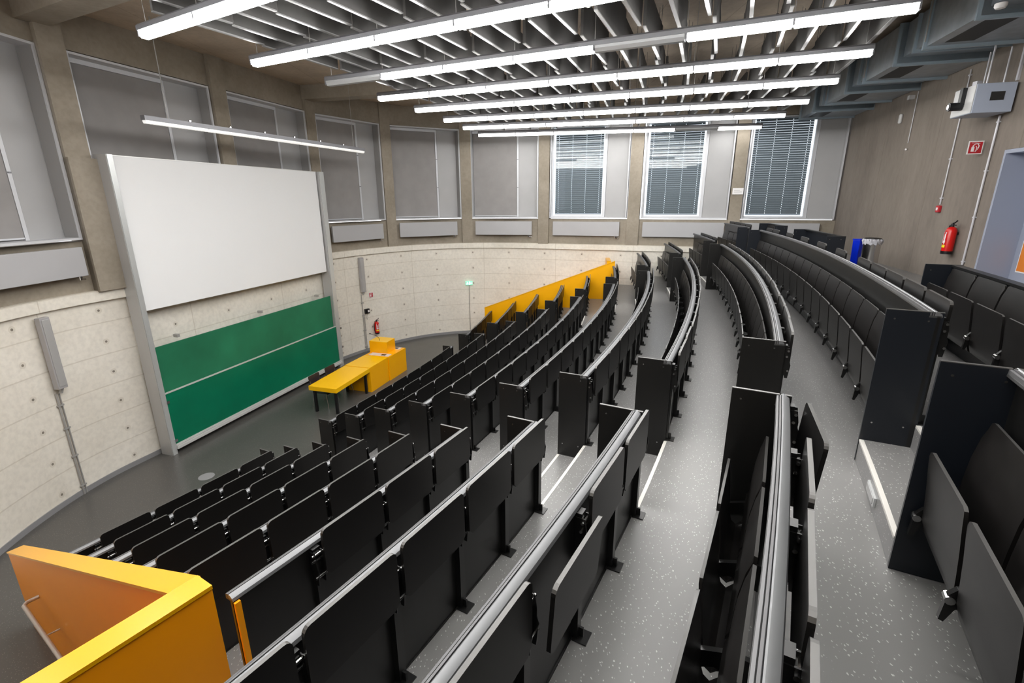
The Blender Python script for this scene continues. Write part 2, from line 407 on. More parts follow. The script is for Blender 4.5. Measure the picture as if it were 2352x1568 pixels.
def wall_th(R):
    best = None
    for i in range(900):
        t = rad(-14 + i * .01); p = pol(R, t)
        if p.y - (17.38 - .3147 * (p.x - .1)) > 0: return t
    return rad(-6)
def arc(R, t0, t1, n=None):
    n = n or max(2, int(abs(t1 - t0) * R / .35))
    return [pol(R, t0 + (t1 - t0) * i / n) for i in range(n + 1)]
tier = MB()
def sector(mb, R_a, R_b, ta0, ta1, tb0, tb1, z0, z1, m=0):
    n = max(3, int(abs(ta1 - ta0) * R_a / .5))
    vs = []
    for i in range(n + 1):
        f_ = i / n
        a = pol(R_a, ta0 + (ta1 - ta0) * f_); b_ = pol(R_b, tb0 + (tb1 - tb0) * f_)
        vs += [(a.x, a.y, z0), (b_.x, b_.y, z0), (b_.x, b_.y, z1), (a.x, a.y, z1)]
    fs = []
    for i in range(n):
        for k in range(4): fs.append((i * 4 + k, i * 4 + (k + 1) % 4, (i + 1) * 4 + (k + 1) % 4, (i + 1) * 4 + k))
    fs += [(0, 1, 2, 3), tuple(n * 4 + k for k in (3, 2, 1, 0))]
    mb.add(vs, fs, m)
for k in range(1, 11):
    Ra = Rf(k) + .285; Rb = Rf(k + 1) + .285 if k < 10 else 43.0
    z = TH * k
    if k <= 5: sector(tier, Ra, Rb, rad(-30.66), rad(orth[k - 1] - .0), rad(-30.66), rad(orth[k] - .0), 0.001, z)
    elif k < 10: sector(tier, Ra, Rb, rad(-36.4), wall_th(Ra), rad(-36.4), wall_th(Rb), 0.001, z)
    else:
        # top level up to the back wall
        a = arc(Ra, rad(-38), wall_th(Ra)); ring = [(p.x, p.y) for p in a] + [tuple(CORNER), tuple(bw(18.5))]
        n = len(ring); tier.prism(ring, lambda p: (p[0], p[1], .001), lambda p: (p[0], p[1], TH * 10))
struct('floor_tiers', tier, 'floor')
# aisle half steps and white nosings
steps = MB(); nos = MB(); fd = MB()
for k in range(1, 11):
    for (ta, tb, dflt) in ((near[k - 1] + .0, far[k - 1], 0), (mf[k - 1], b3[k - 1], 1)):
        t0, t1 = rad(ta), rad(tb); z = TH * (k - 1) + .165
        sector(steps, Rf(k) + .004, Rf(k) + .285, t0, t1, t0, t1, TH * (k - 1) + .001 if k > 1 else .001, z)
        for Rn, zn in ((Rf(k) + .004, z), (Rf(k) + .286, TH * k)):
            sector(nos, Rn - .004, Rn + .022, t0 + .0003, t1 - .0003, t0 + .0003, t1 - .0003, zn - .012, zn + .003)
struct('floor_aisle_steps', steps, 'floor')
struct('trim_2', nos, 'nosing')

# ------------------------------------------------------------------ upper wall with windows
piers = [(-6.98, 8.28), (-6.15, 11.18), (-5.36, 13.98), (-3.93, 16.22), (-1.55, 17.45), (1.11, 17.06), (3.95, 16.17), (6.81, 15.27)]
upper = k1[8:] + k2 + [CORNER]
mb = MB(); slab(mb, WALL, 3.28, 4.12, -.3, -.02); slab(mb, WALL, 7.02, 7.62, -.3, 0.0)
struct('wall_far_upper', mb, 'conc_up')
mb = MB()
pw = [.36, .36, .36, .34, .36, .36, .38, .34]
def near_dir(p):
    best = None
    for i in range(len(WALL) - 1):
        a, b_ = WALL[i], WALL[i + 1]; t = (b_ - a); L_ = t.length; t = t / L_; s = max(0, min(L_, (Vector(p) - a).dot(t)))
        d = (Vector(p) - a - t * s).length
        if best is None or d < best[0]: best = (d, t)
    return best[1]
pd = []
for p, w in zip(piers, pw):
    t = near_dir(p); n_ = Vector((t.y, -t.x)); pd.append((t, n_))
    c_ = Vector(p) + n_ * -.05
    ps = [c_ - t * w / 2 - n_ * .25, c_ + t * w / 2 - n_ * .25, c_ + t * w / 2 + n_ * .12, c_ - t * w / 2 + n_ * .12]
    mb.prism([tuple(q) for q in ps], lambda q: (q[0], q[1], 3.285), lambda q: (q[0], q[1], 7.62))
struct('wall_far_piers', mb, 'conc_up')
mb = MB(); slab(mb, [Vector(p) for p in ((-6.93, 8.47), (-6.5, 9.98), (-5.41, 13.81))], 4.1, 5.25, -.3, -.10); struct('wall_behind_screen', mb, 'conc_up')
mb = MB(); t, n_ = pd[0]; c_ = Vector(piers[0]); ps = [c_ - t * .18 - n_ * .25, c_ + t * .62 - n_ * .25, c_ + t * .62 + n_ * .10, c_ - t * .18 + n_ * .12]
mb.prism([tuple(q) for q in ps], lambda q: (q[0], q[1], 3.29), lambda q: (q[0], q[1], 5.42)); struct('wall_pier_foot', mb, 'conc_up')

# window corner points (plan) taken at sill height, left and right as seen from inside
WIN = [((-7.27, 5.3), (-7.06, 8.1)), ((-6.93, 8.47), (-6.22, 10.98)), ((-6.1, 11.37), (-5.41, 13.81)), ((-5.3, 14.19), (-4.06, 16.07)),
       ((-3.83, 16.31), (-1.74, 17.41)), ((-1.38, 17.47), (.91, 17.12)), ((1.3, 17.0), (3.74, 16.235)), ((4.17, 16.1), (6.62, 15.33)), ((7.0, 15.21), (9.36, 14.47))]
def inward(a, b_):
    t = (Vector(b_) - Vector(a)).normalized(); return t, Vector((t.y, -t.x))
for i, (a, b_) in enumerate(WIN):
    a, b_ = Vector(a), Vector(b_); t, n_ = inward(a, b_); W_ = (b_ - a).length
    z0, z1 = (5.25 if i in (1, 2) else 4.15), 7.0
    def q(u, d): p = a + t * u + n_ * d; return (p.x, p.y)
    def wb(mb, u0, u1, za, zb, d0, d1, m=0):
        ps = [q(u0, d0), q(u1, d0), q(u1, d1), q(u0, d1)]
        mb.prism(ps, lambda p: (p[0], p[1], za), lambda p: (p[0], p[1], zb), m)
    blindtype = i >= 6
    r = .008; D_ = -.13 if i < 6 else 0
    # frame (structure) with recessed lining
    mb = MB()
    fw = .035
    wb(mb, 0, fw, z0, z1, -.28, .03); wb(mb, W_ - fw, W_, z0, z1, -.28, .03)
    wb(mb, fw, W_ - fw, z0, z0 + fw, -.28, .05); wb(mb, fw, W_ - fw, z1 - fw, z1, -.28, .03)
    split = fw + (W_ - 2 * fw) * (.68 if not blindtype else .70)
    if i == 0: split = W_ - .66
    wb(mb, split, split + .06, z0 + fw, z1 - fw, -.14 + D_, -.10 + D_)
    w_o = struct('window_%d' % (i + 1), mb, 'wframe')
    # right hand sash panel
    mb = MB(); wb(mb, split + .07, W_ - fw, z0 + fw, z1 - fw, -.14 + D_, -.11 + D_)
    link('sash_panel', mb.mesh('sash_panel', 'panel'), w_o)
    mb = MB(); wb(mb, W_ - fw - r, W_ - fw, z0 + fw, z1 - fw, -.10 + D_, .0)
    link('reveal_panel', mb.mesh('reveal_panel', 'reveal' if i < 5 else 'panel'), w_o)
    if not blindtype:
        mb = MB(); wb(mb, fw + .02, split - .012, z0 + fw + .03, z1 - fw - .02, -.11 + D_, -.10 + D_); wb(mb, fw + .02, split - .012, z0 + fw + .02, z0 + fw + .045, -.112 + D_, -.095 + D_, 1)
        link('roller_screen', mb.mesh('roller_screen', ['blind', 'wframe']), w_o)
        mb = MB(); wb(mb, fw + .005, split, z1 - fw - .07, z1 - fw, -.12 + D_, -.06 + D_)
        link('screen_cassette', mb.mesh('screen_cassette', 'wframe'), w_o)
        mb = MB()
        for zz in (z0 + 1.0, z0 + 1.9): wb(mb, split + .005, split + .05, zz, zz + .02, -.105 + D_, -.085 + D_)
        link('sash_handle', mb.mesh('sash_handle', 'housing'), w_o)
        mb = MB(); wb(mb, fw, W_ - fw, z0 + fw, z1 - fw, -.29, -.275); link('back_panel', mb.mesh('back_panel', 'panel'), w_o)
    else:
        mb = MB(); wb(mb, fw, split, z0 + fw, z1 - fw, -.125, -.12)
        link('pane', mb.mesh('pane', 'glass'), w_o)
        mb = MB(); fx = .05
        wb(mb, fw, fw + fx, z0 + fw, z1 - fw, -.14, -.09); wb(mb, split - .03, split, z0 + fw, z1 - fw, -.14, -.09)
        wb(mb, fw + fx, split - .03, z0 + fw, z0 + fw + fx, -.14, -.09)
        link('casement', mb.mesh('casement', 'wframe'), w_o)
        mb = MB(); nsl = 42; u0, u1 = fw + fx + .05, split - .03 - .045; zb0 = z0 + fw + fx + .06
        segs = [u0, u0 + .1, u0 + .1 + (u1 - u0 - .2) / 3, u0 + .1 + 2 * (u1 - u0 - .2) / 3, u1 - .1, u1]
        pitch = (z1 - fw - zb0) / nsl
        for j in range(nsl):
            zc = zb0 + pitch * (j + .5)
            for s_ in range(5):
                ua, ub = segs[s_] + (.006 if s_ else 0), segs[s_ + 1] - (.006 if s_ < 4 else 0)
                A_ = q(ua, -.26); B_ = q(ub, -.26); A2 = q(ua, -.225); B2 = q(ub, -.225); hh = pitch * .49
                for (g0, g1, full) in ((hh, .3 * hh, 1), (.3 * hh, -.5 * hh, 0), (-.5 * hh, -hh, 1)):
                    if full and s_: continue
                    if full: ua, ub = u0, u1
                    else: ua, ub = segs[s_] + (.006 if s_ else 0), segs[s_ + 1] - (.006 if s_ < 4 else 0)
                    def dd(zz_): return -.26 + .035 * (hh - zz_) / (2 * hh)
                    mb.add([(*q(ua, dd(g0)), zc + g0), (*q(ub, dd(g0)), zc + g0), (*q(ub, dd(g1)), zc + g1), (*q(ua, dd(g1)), zc + g1)], [(0, 1, 2, 3)])
        wb(mb, u0, u1, zb0 - .03, zb0 - .005, -.26, -.23)
        link('venetian_blind', mb.mesh('venetian_blind', 'slat', recalc=False), w_o)
        mb = MB(); wb(mb, split, W_, z0, z1, -.3, -.26); wb(mb, 0, fw, z0, z1, -.3, -.16); link('back_panel', mb.mesh('back_panel', 'panel'), w_o)
    if i in (1, 2): continue
    # convector heater under the window
    ut, ub_ = (.14, W_ - .2)
    if i == 0: ub_ = W_ - .12
    if i >= 7: ut, ub_ = .08, W_ - (.35 if i == 8 else .05)
    if i in (1, 2): ut, ub_ = .3, W_ - .3
    lab = ['light grey flat panel heater left of the projection screen under the frame-edge window', 'grey panel heater on the ledge behind the left half of the screen',
           'grey panel heater on the ledge behind the right half of the screen', 'grey panel heater under the window just right of the projection screen',
           'grey panel heater under the fifth window from the left, second right of the screen', 'grey panel heater under the last window with a closed grey screen',
           'pale grey panel heater under the first window with slatted blinds', 'pale grey panel heater under the middle slatted-blind window',
           'blue-grey panel heater in the far corner under the last slatted-blind window'][i]
    mb = MB(); wb(mb, ut, ub_, 3.58, 4.04, .03, .10)
    rt = thing('panel_radiator', lab, 'radiator', (*q((ut + ub_) / 2, .05), 3.58), group='panel heaters under the windows')
    part('body', mb, 'rad', rt, bevel=.006)
    mb = MB(); wb(mb, ut + .2, ut + .26, 3.66, 3.9, -.02, .03); part('bracket', mb, 'gpipe', rt); mb = MB(); wb(mb, ub_ - .26, ub_ - .2, 3.66, 3.9, -.02, .03); part('bracket', mb, 'gpipe', rt)
    mb = MB(); p0 = q(ub_ - .09, .06)
    mb.tube([(*p0, 3.6), (*p0, 3.53), (*q(ub_ - .02, .04), 3.52)], .014); mb.tube([(*q(ub_ - .12, .06), 3.59), (*q(ub_ - .12, .06), 3.52)], .02)
    part('valve', mb, 'chrome', rt, True)

# ------------------------------------------------------------------ ceiling, beams
mb = MB(); ring = poly + [tuple(bw(19.6))]
pts = [(p[0], p[1], 7.6) for p in ring]; mb.add(pts, [tuple(range(len(pts)))], 0, [[(p[0], p[1]) for p in ring]])
pts = [(p[0], p[1], 7.9) for p in ring]; mb.add(pts, [tuple(range(len(pts)))], 0, [[(p[0], p[1]) for p in ring]])
struct('ceiling', mb, 'ceil')
mb = MB()
for bi, (p, n_) in enumerate((((-6.98, 8.1), 0), ((-5.36, 13.98), 0))):
    p = Vector(p); d = (p - C).normalized(); t = Vector((-d.y, d.x)); e = p + d * (2.6 if bi == 0 else 3.2); p = p - d * .05
    ps = [p - t * .2, e - t * .2, e + t * .2, p + t * .2]
    mb.prism([tuple(x) for x in ps], lambda q: (q[0], q[1], 7.27), lambda q: (q[0], q[1], 7.61))
struct('ceiling_beams', mb, 'conc_up')

# ------------------------------------------------------------------ suspended lights
CL = Vector((-30.88, 21.58)); LR0, LR1, LSEG = 30.35, 38.55, 8.2 / 7
def clp(R, th): return Vector((CL.x + R * cos(th), CL.y + R * sin(th)))
lang = {-1: -34.88, 0: -32.15, 1: -29.42, 2: -26.68, 3: -23.98, 4: -21.32, 5: -18.70, 6: -15.87, 7: -13.22, 8: -10.20}
unlit = {3: (0, 4), 8: (5,)}
def bodymb(L_, w=.062, z0=0, h=.075):
    mb = MB(); prof = [(-w * .62, z0), (w * .62, z0), (w, z0 + h * .55), (w, z0 + h), (-w, z0 + h), (-w, z0 + h * .55)]
    mb.prism(prof, lambda p: (0.016, p[0], p[1]), lambda p: (L_ - .016, p[0], p[1])); return mb
diff_on = bodymb(LSEG).mesh('diffuser', 'lamp'); diff_far = bodymb(LSEG).mesh('diffuser', 'lampfar'); diff_mid = bodymb(LSEG).mesh('diffuser', 'lampmid'); diff_off = bodymb(LSEG).mesh('diffuser_unlit', ['lampoff'])
hm = MB(); hm.prism([(-.075, .075), (.075, .075), (.075, .125), (.05, .15), (-.05, .15), (-.075, .125)], lambda p: (0, p[0], p[1]), lambda p: (8.2, p[0], p[1]))
for s_ in range(8): hm.box((s_ * LSEG + (.006 if s_ == 0 else -.006 if s_ == 7 else 0), 0, .06), (.022, .13, .09))
house = hm.mesh('housing', 'housing')
wm = MB(); wm.tube([(0, 0, .14), (0, 0, .96)], .004, 6)
wires = wm.mesh('suspension_wire', 'gpipe')
ordn = ['nearest to the camera, just out of the top edge', 'nearest visible one, cut by the top edge at upper left', 'second from the camera, running out of the top edge', 'third from the camera with two unlit lamps',
        'fourth from the camera', 'fifth from the camera', 'sixth from the camera', 'seventh from the camera', 'farthest from the camera, with one unlit lamp']
for k, a in lang.items():
    if k <= 0: continue
    th = rad(a); p = clp(LR0, th)
    r_ = thing('linear_light', 'suspended fluorescent light strip, ' + ordn[k], 'ceiling light', (p.x, p.y, 6.63), th, 'fluorescent light strips over the seating')
    link('housing', house, r_)
    for s_ in range(8): link('suspension_wire', wires, r_, (max(.1, min(8.1, s_ * LSEG)), 0, 0))
    for s_ in range(7):
        off = s_ in unlit.get(k, ())
        link('diffuser', diff_off if off else diff_far if k >= 7 else diff_mid if k >= 5 else diff_on, r_, (s_ * LSEG, 0, 0))
# unseen strips added out of view to brighten the near seating
for q_, lb in ((0, 'added unseen fluorescent light strip above the camera'), (-1, 'added unseen fluorescent light strip behind the camera')):
    th = rad(lang[q_]); p = clp(LR0, th)
    r_ = thing('linear_light', lb, 'ceiling light', (p.x, p.y, 6.63), th, 'fluorescent light strips over the seating')
    link('housing', house, r_)
    for s_ in range(7): link('diffuser', diff_on, r_, (s_ * LSEG, 0, 0))
# stage light parallel to the screen
A_, B_ = Vector((-5.90, 8.45)), Vector((-3.91, 13.73)); L5 = (B_ - A_).length; th = atan2((B_ - A_).y, (B_ - A_).x)
r_ = thing('linear_light', 'single thin suspended light strip hanging in front of the projection screen', 'ceiling light', (A_.x, A_.y, 5.95), th)
mb = MB(); mb.prism([(-.05, .05), (.05, .05), (.05, .12), (-.05, .12)], lambda p: (0, p[0], p[1]), lambda p: (L5, p[0], p[1])); o = part('housing', mb, 'housing', r_, world=False)
for s_ in range(5):
    o = link('diffuser', (lambda m_: m_)(bodymb(L5 / 5, .04, 0, .05).mesh('diffuser', 'lamp2')), r_, (s_ * L5 / 5, 0, 0))
for u_, r2 in ((.42, .008), (L5 - .4, .004)):
    mb = MB(); mb.tube([(u_, 0, .12), (u_, 0, 1.62)], r2); part('suspension_wire', mb, 'gpipe', r_, world=False)
for s_ in range(1, 7):
    mb = MB(); mb.box((s_ * L5 / 7, 0, .135), (.03, .03, .03)); part('clip', mb, 'chrome', r_, world=False)

# ------------------------------------------------------------------ acoustic baffles
def bafmesh(L_):
    mb = MB(); mb.box((0, 0, .235), (.04, L_, .45)); mb.box((0, 0, .006), (.044, L_, .014), m=1); mb.box((0, L_ / 2 - .03, .60), (.006, .006, .28)); mb.box((0, -L_ / 2 + .03, .60), (.006, .006, .28))
    return mb.mesh('acoustic_baffle', ['baffle', 'bafedge'])
cache = {}
nb = 0
for j in range(20):
    R = 30.67 + .415 * j
    step = rad(2.72)
    a0 = rad(-33.5) + (0 if j % 2 else step / 2) + (rad(-.1))
    t = a0; idx = 0
    while t + step <= rad(-8.6) + step * .01:
        tc_ = t + step / 2; dl = 2 * R * sin(step / 2) - .03
        Rr = R + (.025 if idx % 2 else -.025)
        p = clp(Rr, tc_)
        t += step; idx += 1
        if p.y < 1.2 or (j == 0 and tc_ < rad(-29.5)): continue
        key = round(dl, 1)
        if key not in cache: cache[key] = bafmesh(dl)
        # keep clear of the walls
        ends_ = [clp(Rr, tc_ + q_ * step / 2) for q_ in (-1, 1)]
        if any(e_.y > 17.38 - .3147 * (e_.x - .1) - .12 for e_ in ends_): continue
        if (p - Vector((-3.9, 16.25))).length < 1.2: continue
        o = link('acoustic_baffle', cache[key], None, (p.x, p.y, 6.85), tc_)
        tag(o, 'grey felt acoustic baffle board hanging on edge under the concrete ceiling', 'baffle', 'acoustic baffles between the light strips'); nb += 1

# ------------------------------------------------------------------ benches
rail_prof = [(.245, 1.055), (.245, 1.083), (.250, 1.087), (.264, 1.084), (.280, 1.073), (.285, 1.056), (.276, 1.050)]
rail_lip = [(.220, 1.060), (.220, 1.080), (.229, 1.082), (.229, 1.060)]
rail_lip2 = [(.233, 1.060), (.233, 1.085), (.241, 1.085), (.241, 1.060)]
groove = [(.218, 1.050), (.218, 1.062), (.282, 1.062), (.282, 1.050)]
def warpamp(k): return 0.0
def place(k, u, th):
    """plan point at offset u behind the front line of row k"""
    w = 0
    tl = rad(-26.4)
    if th < tl: w = -warpamp(k) * min(1.3, (tl - th) / rad(3.6))
    return pol(Rf(k) + u + w, th)
def sweep(mb, k, prof, t0, t1, z0, m=0, seg=.3):
    n = max(2, int(abs(t1 - t0) * Rf(k) / seg)); vs = []; c = len(prof)
    for i in range(n + 1):
        th = t0 + (t1 - t0) * i / n
        for (u, h) in prof:
            p = place(k, u, th); vs.append((p.x, p.y, z0 + h))
    fs = []
    for i in range(n):
        for j in range(c): fs.append((i * c + j, i * c + (j + 1) % c, (i + 1) * c + (j + 1) % c, (i + 1) * c + j))
    fs += [tuple(range(c))[::-1], tuple(n * c + j for j in range(c))]
    mb.add(vs, fs, m)
PITCH = .55
def rounded(w, h, r, cut=0):
    pts = []
    for (cx_, cz, a0) in ((w / 2 - r, h - r, 0), (-w / 2 + r, h - r, pi / 2)):
        for i in range(5): a = a0 + i * pi / 8; pts.append((cx_ + r * cos(a), cz + r * sin(a)))
    if cut: pts += [(-w / 2, cut), (-w / 2 + .03, 0), (w / 2 - .03, 0), (w / 2, cut)]
    else: pts += [(-w / 2, 0), (w / 2, 0)]
    return pts
# writing tablet: x radial, y tangential, origin at its lower edge; two materials: faces and a rim with its top highlight painted pale
def tabmesh():
    mb = MB(); pts = rounded(.505, .325, .035, .03)
    mb.prism(pts, lambda p: (-.009, p[0], p[1]), lambda p: (.009, p[0], p[1]))
    n = len(pts)
    for i in range(2, 2 + n):
        pass
    me = mb.mesh('writing_tablet', ['tablet', 'edge'])
    for p in me.polygons:
        if p.normal.z > .35 and abs(p.normal.x) < .3: p.material_index = 1  # edge highlight put into the colour of upward rim faces
    return me
TAB = tabmesh()
def curvedboard(name, prof, w, th_, mtl, r=.03):
    """thin board bent in x-z, extruded along y with softened top corners"""
    mb = MB(); n = len(prof); ys = []
    cols = [-w / 2, -w / 2 + r * .3, -w / 2 + r, w / 2 - r, w / 2 - r * .3, w / 2]
    drop = [r, r * .3, 0, 0, r * .3, r]
    def P(i, c, side):
        x, z = prof[i]; a = prof[max(i - 1, 0)]; b_ = prof[min(i + 1, n - 1)]
        dx, dz = b_[0] - a[0], b_[1] - a[1]; l = hypot(dx, dz); nx, nz = dz / l, -dx / l
        zz = z - (drop[c] if i == n - 1 else 0) + (drop[c] if i == 0 else 0)
        return (x + nx * th_ * side / 2, cols[c], zz + nz * th_ * side / 2)
    vs = [P(i, c, s) for s in (-1, 1) for i in range(n) for c in range(6)]
    def ix(s, i, c): return (0 if s < 0 else n * 6) + i * 6 + c
    fs = []
    for i in range(n - 1):
        for c in range(5):
            fs.append((ix(-1, i, c), ix(-1, i, c + 1), ix(-1, i + 1, c + 1), ix(-1, i + 1, c)))
            fs.append((ix(1, i, c), ix(1, i + 1, c), ix(1, i + 1, c + 1), ix(1, i, c + 1)))
        for c in (0, 5): fs.append((ix(-1, i, c), ix(-1, i + 1, c), ix(1, i + 1, c), ix(1, i, c)))
    for i in (0, n - 1):
        for c in range(5): fs.append((ix(-1, i, c), ix(1, i, c), ix(1, i, c + 1), ix(-1, i, c + 1)))
    mb.add(vs, fs)
    me = mb.mesh(name, [mtl, 'seatedge'], True)
    for p in me.polygons:
        zc = p.center.z; top = prof[-1][1]
        if p.area < w * .4 * th_ * 3 and p.normal.z > .6 and zc > top - r - .02: p.material_index = 1
    return me
# profiles in (u, h) relative to the front line and front floor
SEAT = curvedboard('seat', [(.150, .275), (.112, .262), (.082, .285), (.066, .34), (.060, .42), (.050, .52), (.038, .62), (.034, .69)], .50, .013, 'blackseat')
BACK = curvedboard('backrest', [(.150, .44), (.163, .50), (.166, .58), (.172, .68), (.187, .78), (.204, .865)], .52, .013, 'blackseat')
def legmesh():
    mb = MB(); mb.box((.293, 0, .33 + .36), (.034, .05, .72)); mb.box((.325, 0, .334), (.075, .085, .008)); mb.box((.318, 0, .36), (.03, .012, .06)); return mb.mesh('leg', 'bmetal')
LEG = legmesh()
def armmesh():
    mb = MB(); poly_ = [(.25, .29), (.25, .42), (.16, .42), (.06, .385), (.036, .35), (.028, .24), (.044, .235), (.066, .30), (.12, .33)]
    mb.prism(poly_, lambda p: (p[0], -.012, p[1]), lambda p: (p[0], .012, p[1])); return mb.mesh('seat_support', 'bmetal')
ARM = armmesh()
mb = MB(); mb.tube([(.044, -.02, .335), (.044, .02, .335)], .017, 10); CAP = mb.mesh('pivot_cap', 'bolt')
def brackmesh():
    mb = MB()
    for y in (-.026, .026):
        poly_ = [(.27, .90), (.27, 1.03), (.325, 1.03), (.335, .97), (.335, .93), (.345, .90), (.335, .80), (.315, .80), (.30, .90)]
        mb.prism(poly_, lambda p: (p[0], y - .003, p[1]), lambda p: (p[0], y + .003, p[1]))
    mb.box((.285, 0, .965), (.03, .055, .12)); return mb.mesh('hinge_bracket', 'bmetal')
BRK = brackmesh()
mb = MB(); mb.tube([(0, -.042, 0), (0, .042, 0)], .0085, 8)
BOLT = mb.mesh('bolt', 'bolt'); BOLTS = ((.318, 0, 1.012), (.312, 0, .968), (.330, 0, .86))
BACKCNT = [0]
def endpanel(parent, k, th, side, z0, top=1.085, u1=.292, col='black'):
    """side panel of a bench at angle th; side=+1 when the aisle lies towards larger angles"""
    mb = MB(); a0 = place(k, 0, th); a1 = place(k, u1, th)
    d = (a1 - a0).normalized(); t = Vector((-d.y, d.x)) * .009
    ps = [a0 - t, a1 - t, a1 + t, a0 + t]
    mb.prism([tuple(x) for x in ps], lambda q: (q[0], q[1], z0 + .004), lambda q: (q[0], q[1], z0 + top - .004), 0)
    o = part('end_panel', mb, 'bluecast' if k >= 10 else col, parent)
    mb = MB(); mb.prism([tuple(x) for x in ps], lambda q: (q[0], q[1], z0 + top - .004), lambda q: (q[0], q[1], z0 + top), 0)
    s1 = part('edge_strip', mb, 'edge', o)
    mb = MB()
    for (u, h) in ((.05, top - .06), (u1 - .07, top - .06), (.05, .3), (u1 - .07, .3)):
        c_ = a0 + d * u; mb.tube([(*(c_ - t * 1.12), z0 + h), (*(c_ + t * 1.12), z0 + h)], .006, 8)
    part('screw', mb, 'bolt', o)
ORD = ['first', 'second', 'third', 'fourth', 'fifth', 'sixth', 'seventh', 'eighth', 'ninth', 'tenth', 'eleventh']
def bench(k, t0, t1, where, ends=(1, 1), tabs=True, seats=True, align='hi', special=None, side=''):
    z0 = TH * (k - 1); t0, t1 = rad(t0), rad(t1); tm = (t0 + t1) / 2
    pm = place(k, .26, tm)
    extra = 'seatless front bench' if not seats else 'black seats' if not tabs else 'black folding seat bench'
    lab = '%s, %s from the stage, %s' % (extra, ORD[k - 1], where)
    root = thing('seat_row' if not tabs else 'lecture_bench', lab, 'seating row', (pm.x, pm.y, z0), group='curved bench rows ' + side)
    zi = Vector((pm.x, pm.y, z0))
    mb = MB(); sweep(mb, k, rail_prof, t0, t1, z0); sweep(mb, k, rail_lip, t0, t1, z0, 2); sweep(mb, k, rail_lip2, t0, t1, z0, 2); sweep(mb, k, groove, t0, t1, z0, 1)
    part('top_rail', mb, ['alu', 'railg', 'lip'], root, True)
    top = 1.058
    mb = MB(); sweep(mb, k, [(.258, .335 if k > 1 else .335), (.258, top), (.276, top), (.276, .335)], t0, t1, z0)
    if k > 0: sweep(mb, k, [(.258, .02), (.258, .335), (.2835, .335), (.2835, .02)], t0, t1, z0)
    part('modesty_panel', mb, 'black', root)
    if ends[0] == 1: endpanel(root, k, t0 + .009 / Rf(k), -1, z0)
    if ends[0] == 2:
        mb = MB(); sweep(mb, k, [(.286, .34), (.286, 1.05), (.302, 1.05), (.302, .34)], t0, t0 + .03 / Rf(k), z0); part('edge_cover', mb, 'orange', root)
    if ends[1]: endpanel(root, k, t1 - .009 / Rf(k), 1, z0)
    Rm = Rf(k) + .3; Larc = (t1 - t0) * Rm; n = int((Larc - .08) / PITCH)
    m0 = .05
    dth = PITCH / Rm
    if align == 'hi': bs = [t1 - m0 / Rm - i * dth for i in range(n + 1)]
    elif align == 'lo': bs = [t0 + m0 / Rm + i * dth for i in range(n + 1)]
    else:
        g_ = (Larc - n * PITCH) / 2; bs = [t0 + g_ / Rm + i * dth for i in range(n + 1)]
    bs.sort(reverse=True)
    def put(name, me, th, par=root, dz=0, rot=None, du=0):
        p = place(k, 0, th); d = Vector((cos(th), sin(th)))
        off = (p + d * du)
        o = link(name, me, par, (off.x - zi.x, off.y - zi.y, dz)); o.rotation_euler = rot or (0, 0, th); return o
    for i, b_ in enumerate(bs):
        if tabs:
            put('leg', LEG, b_)
            o = put('hinge_bracket', BRK, b_)
            
            for bp_ in BOLTS: link('bolt', BOLT, o, bp_)
        if seats:
            o = put('seat_support', ARM, b_); link('pivot_cap', CAP, o)
    for i in range(len(bs) - 1):
        th = (bs[i] + bs[i + 1]) / 2
        sp = (special or {}).get(i)
        if tabs and sp != 'none':
            p = place(k, .33 if k >= 8 else .345, th); tz = .82 if k >= 8 else .848
            ex, ez, rt = 0, tz, (0, 0, th)
            if sp == 'tilt': ex, ez, rt = .055, tz - .055, (Matrix.Rotation(th, 3, 'Z') @ Matrix.Rotation(rad(3), 3, 'Y')).to_euler()
            elif sp == 'yaw': ex, ez, rt = .035, tz - .05, (Matrix.Rotation(th + rad(6), 3, 'Z') @ Matrix.Rotation(rad(4), 3, 'Y')).to_euler()
            else:
                j = rad(random.uniform(-.5, .8)); rt = (Matrix.Rotation(th, 3, 'Z') @ Matrix.Rotation(j, 3, 'Y')).to_euler(); ex = random.uniform(0, .004)
            o = link('writing_tablet', TAB, root, (p.x + ex * cos(th) - zi.x, p.y + ex * sin(th) - zi.y, ez)); o.rotation_euler = rt
        if seats:
            o = put('seat', SEAT, th, rot=(0, 0, th)); put('backrest', BACK, th)
    return root
nT = int(((rad(mf[9]) - rad(far[9])) * (Rf(10) + .3) - .08) / PITCH)
NONE10 = [nT - 1 - j for j in (5, 7, 9, 11, 13)]
# nearest block (left of the first aisle)
leftend = {k: -30.50 - .33 * (Rf(k) + .2 - 31.75) / 4.64 for k in range(1, 6)}; leftend[6] = -30.72
for k in range(1, 11):
    sp = {8: {2: 'tilt'}, 9: {0: 'yaw'}}.get(k)
    bench(k, leftend.get(k, -34.2), near[k - 1], 'in the near block', ends=(2 if k == 6 else 0, 1), seats=k > 1, special=sp, side='in the near block')
for k in range(1, 11):
    bench(k, far[k - 1], mf[k - 1], 'in the middle block between aisles', seats=k > 1, align='lo', special={i: 'none' for i in NONE10} if k == 10 else None, side='in the middle block')
b3end = {1: -7.95, 2: -8.1, 3: -8.2, 4: -8.33, 5: -8.45, 6: -8.56, 7: -7.3, 8: -7.6, 9: -8.0, 10: -8.4}
for k in range(1, 11):
    bench(k, b3[k - 1], b3end[k], 'in the far block by the curved wall', ends=(1, 0), seats=k > 1, align='lo', side='in the far block')
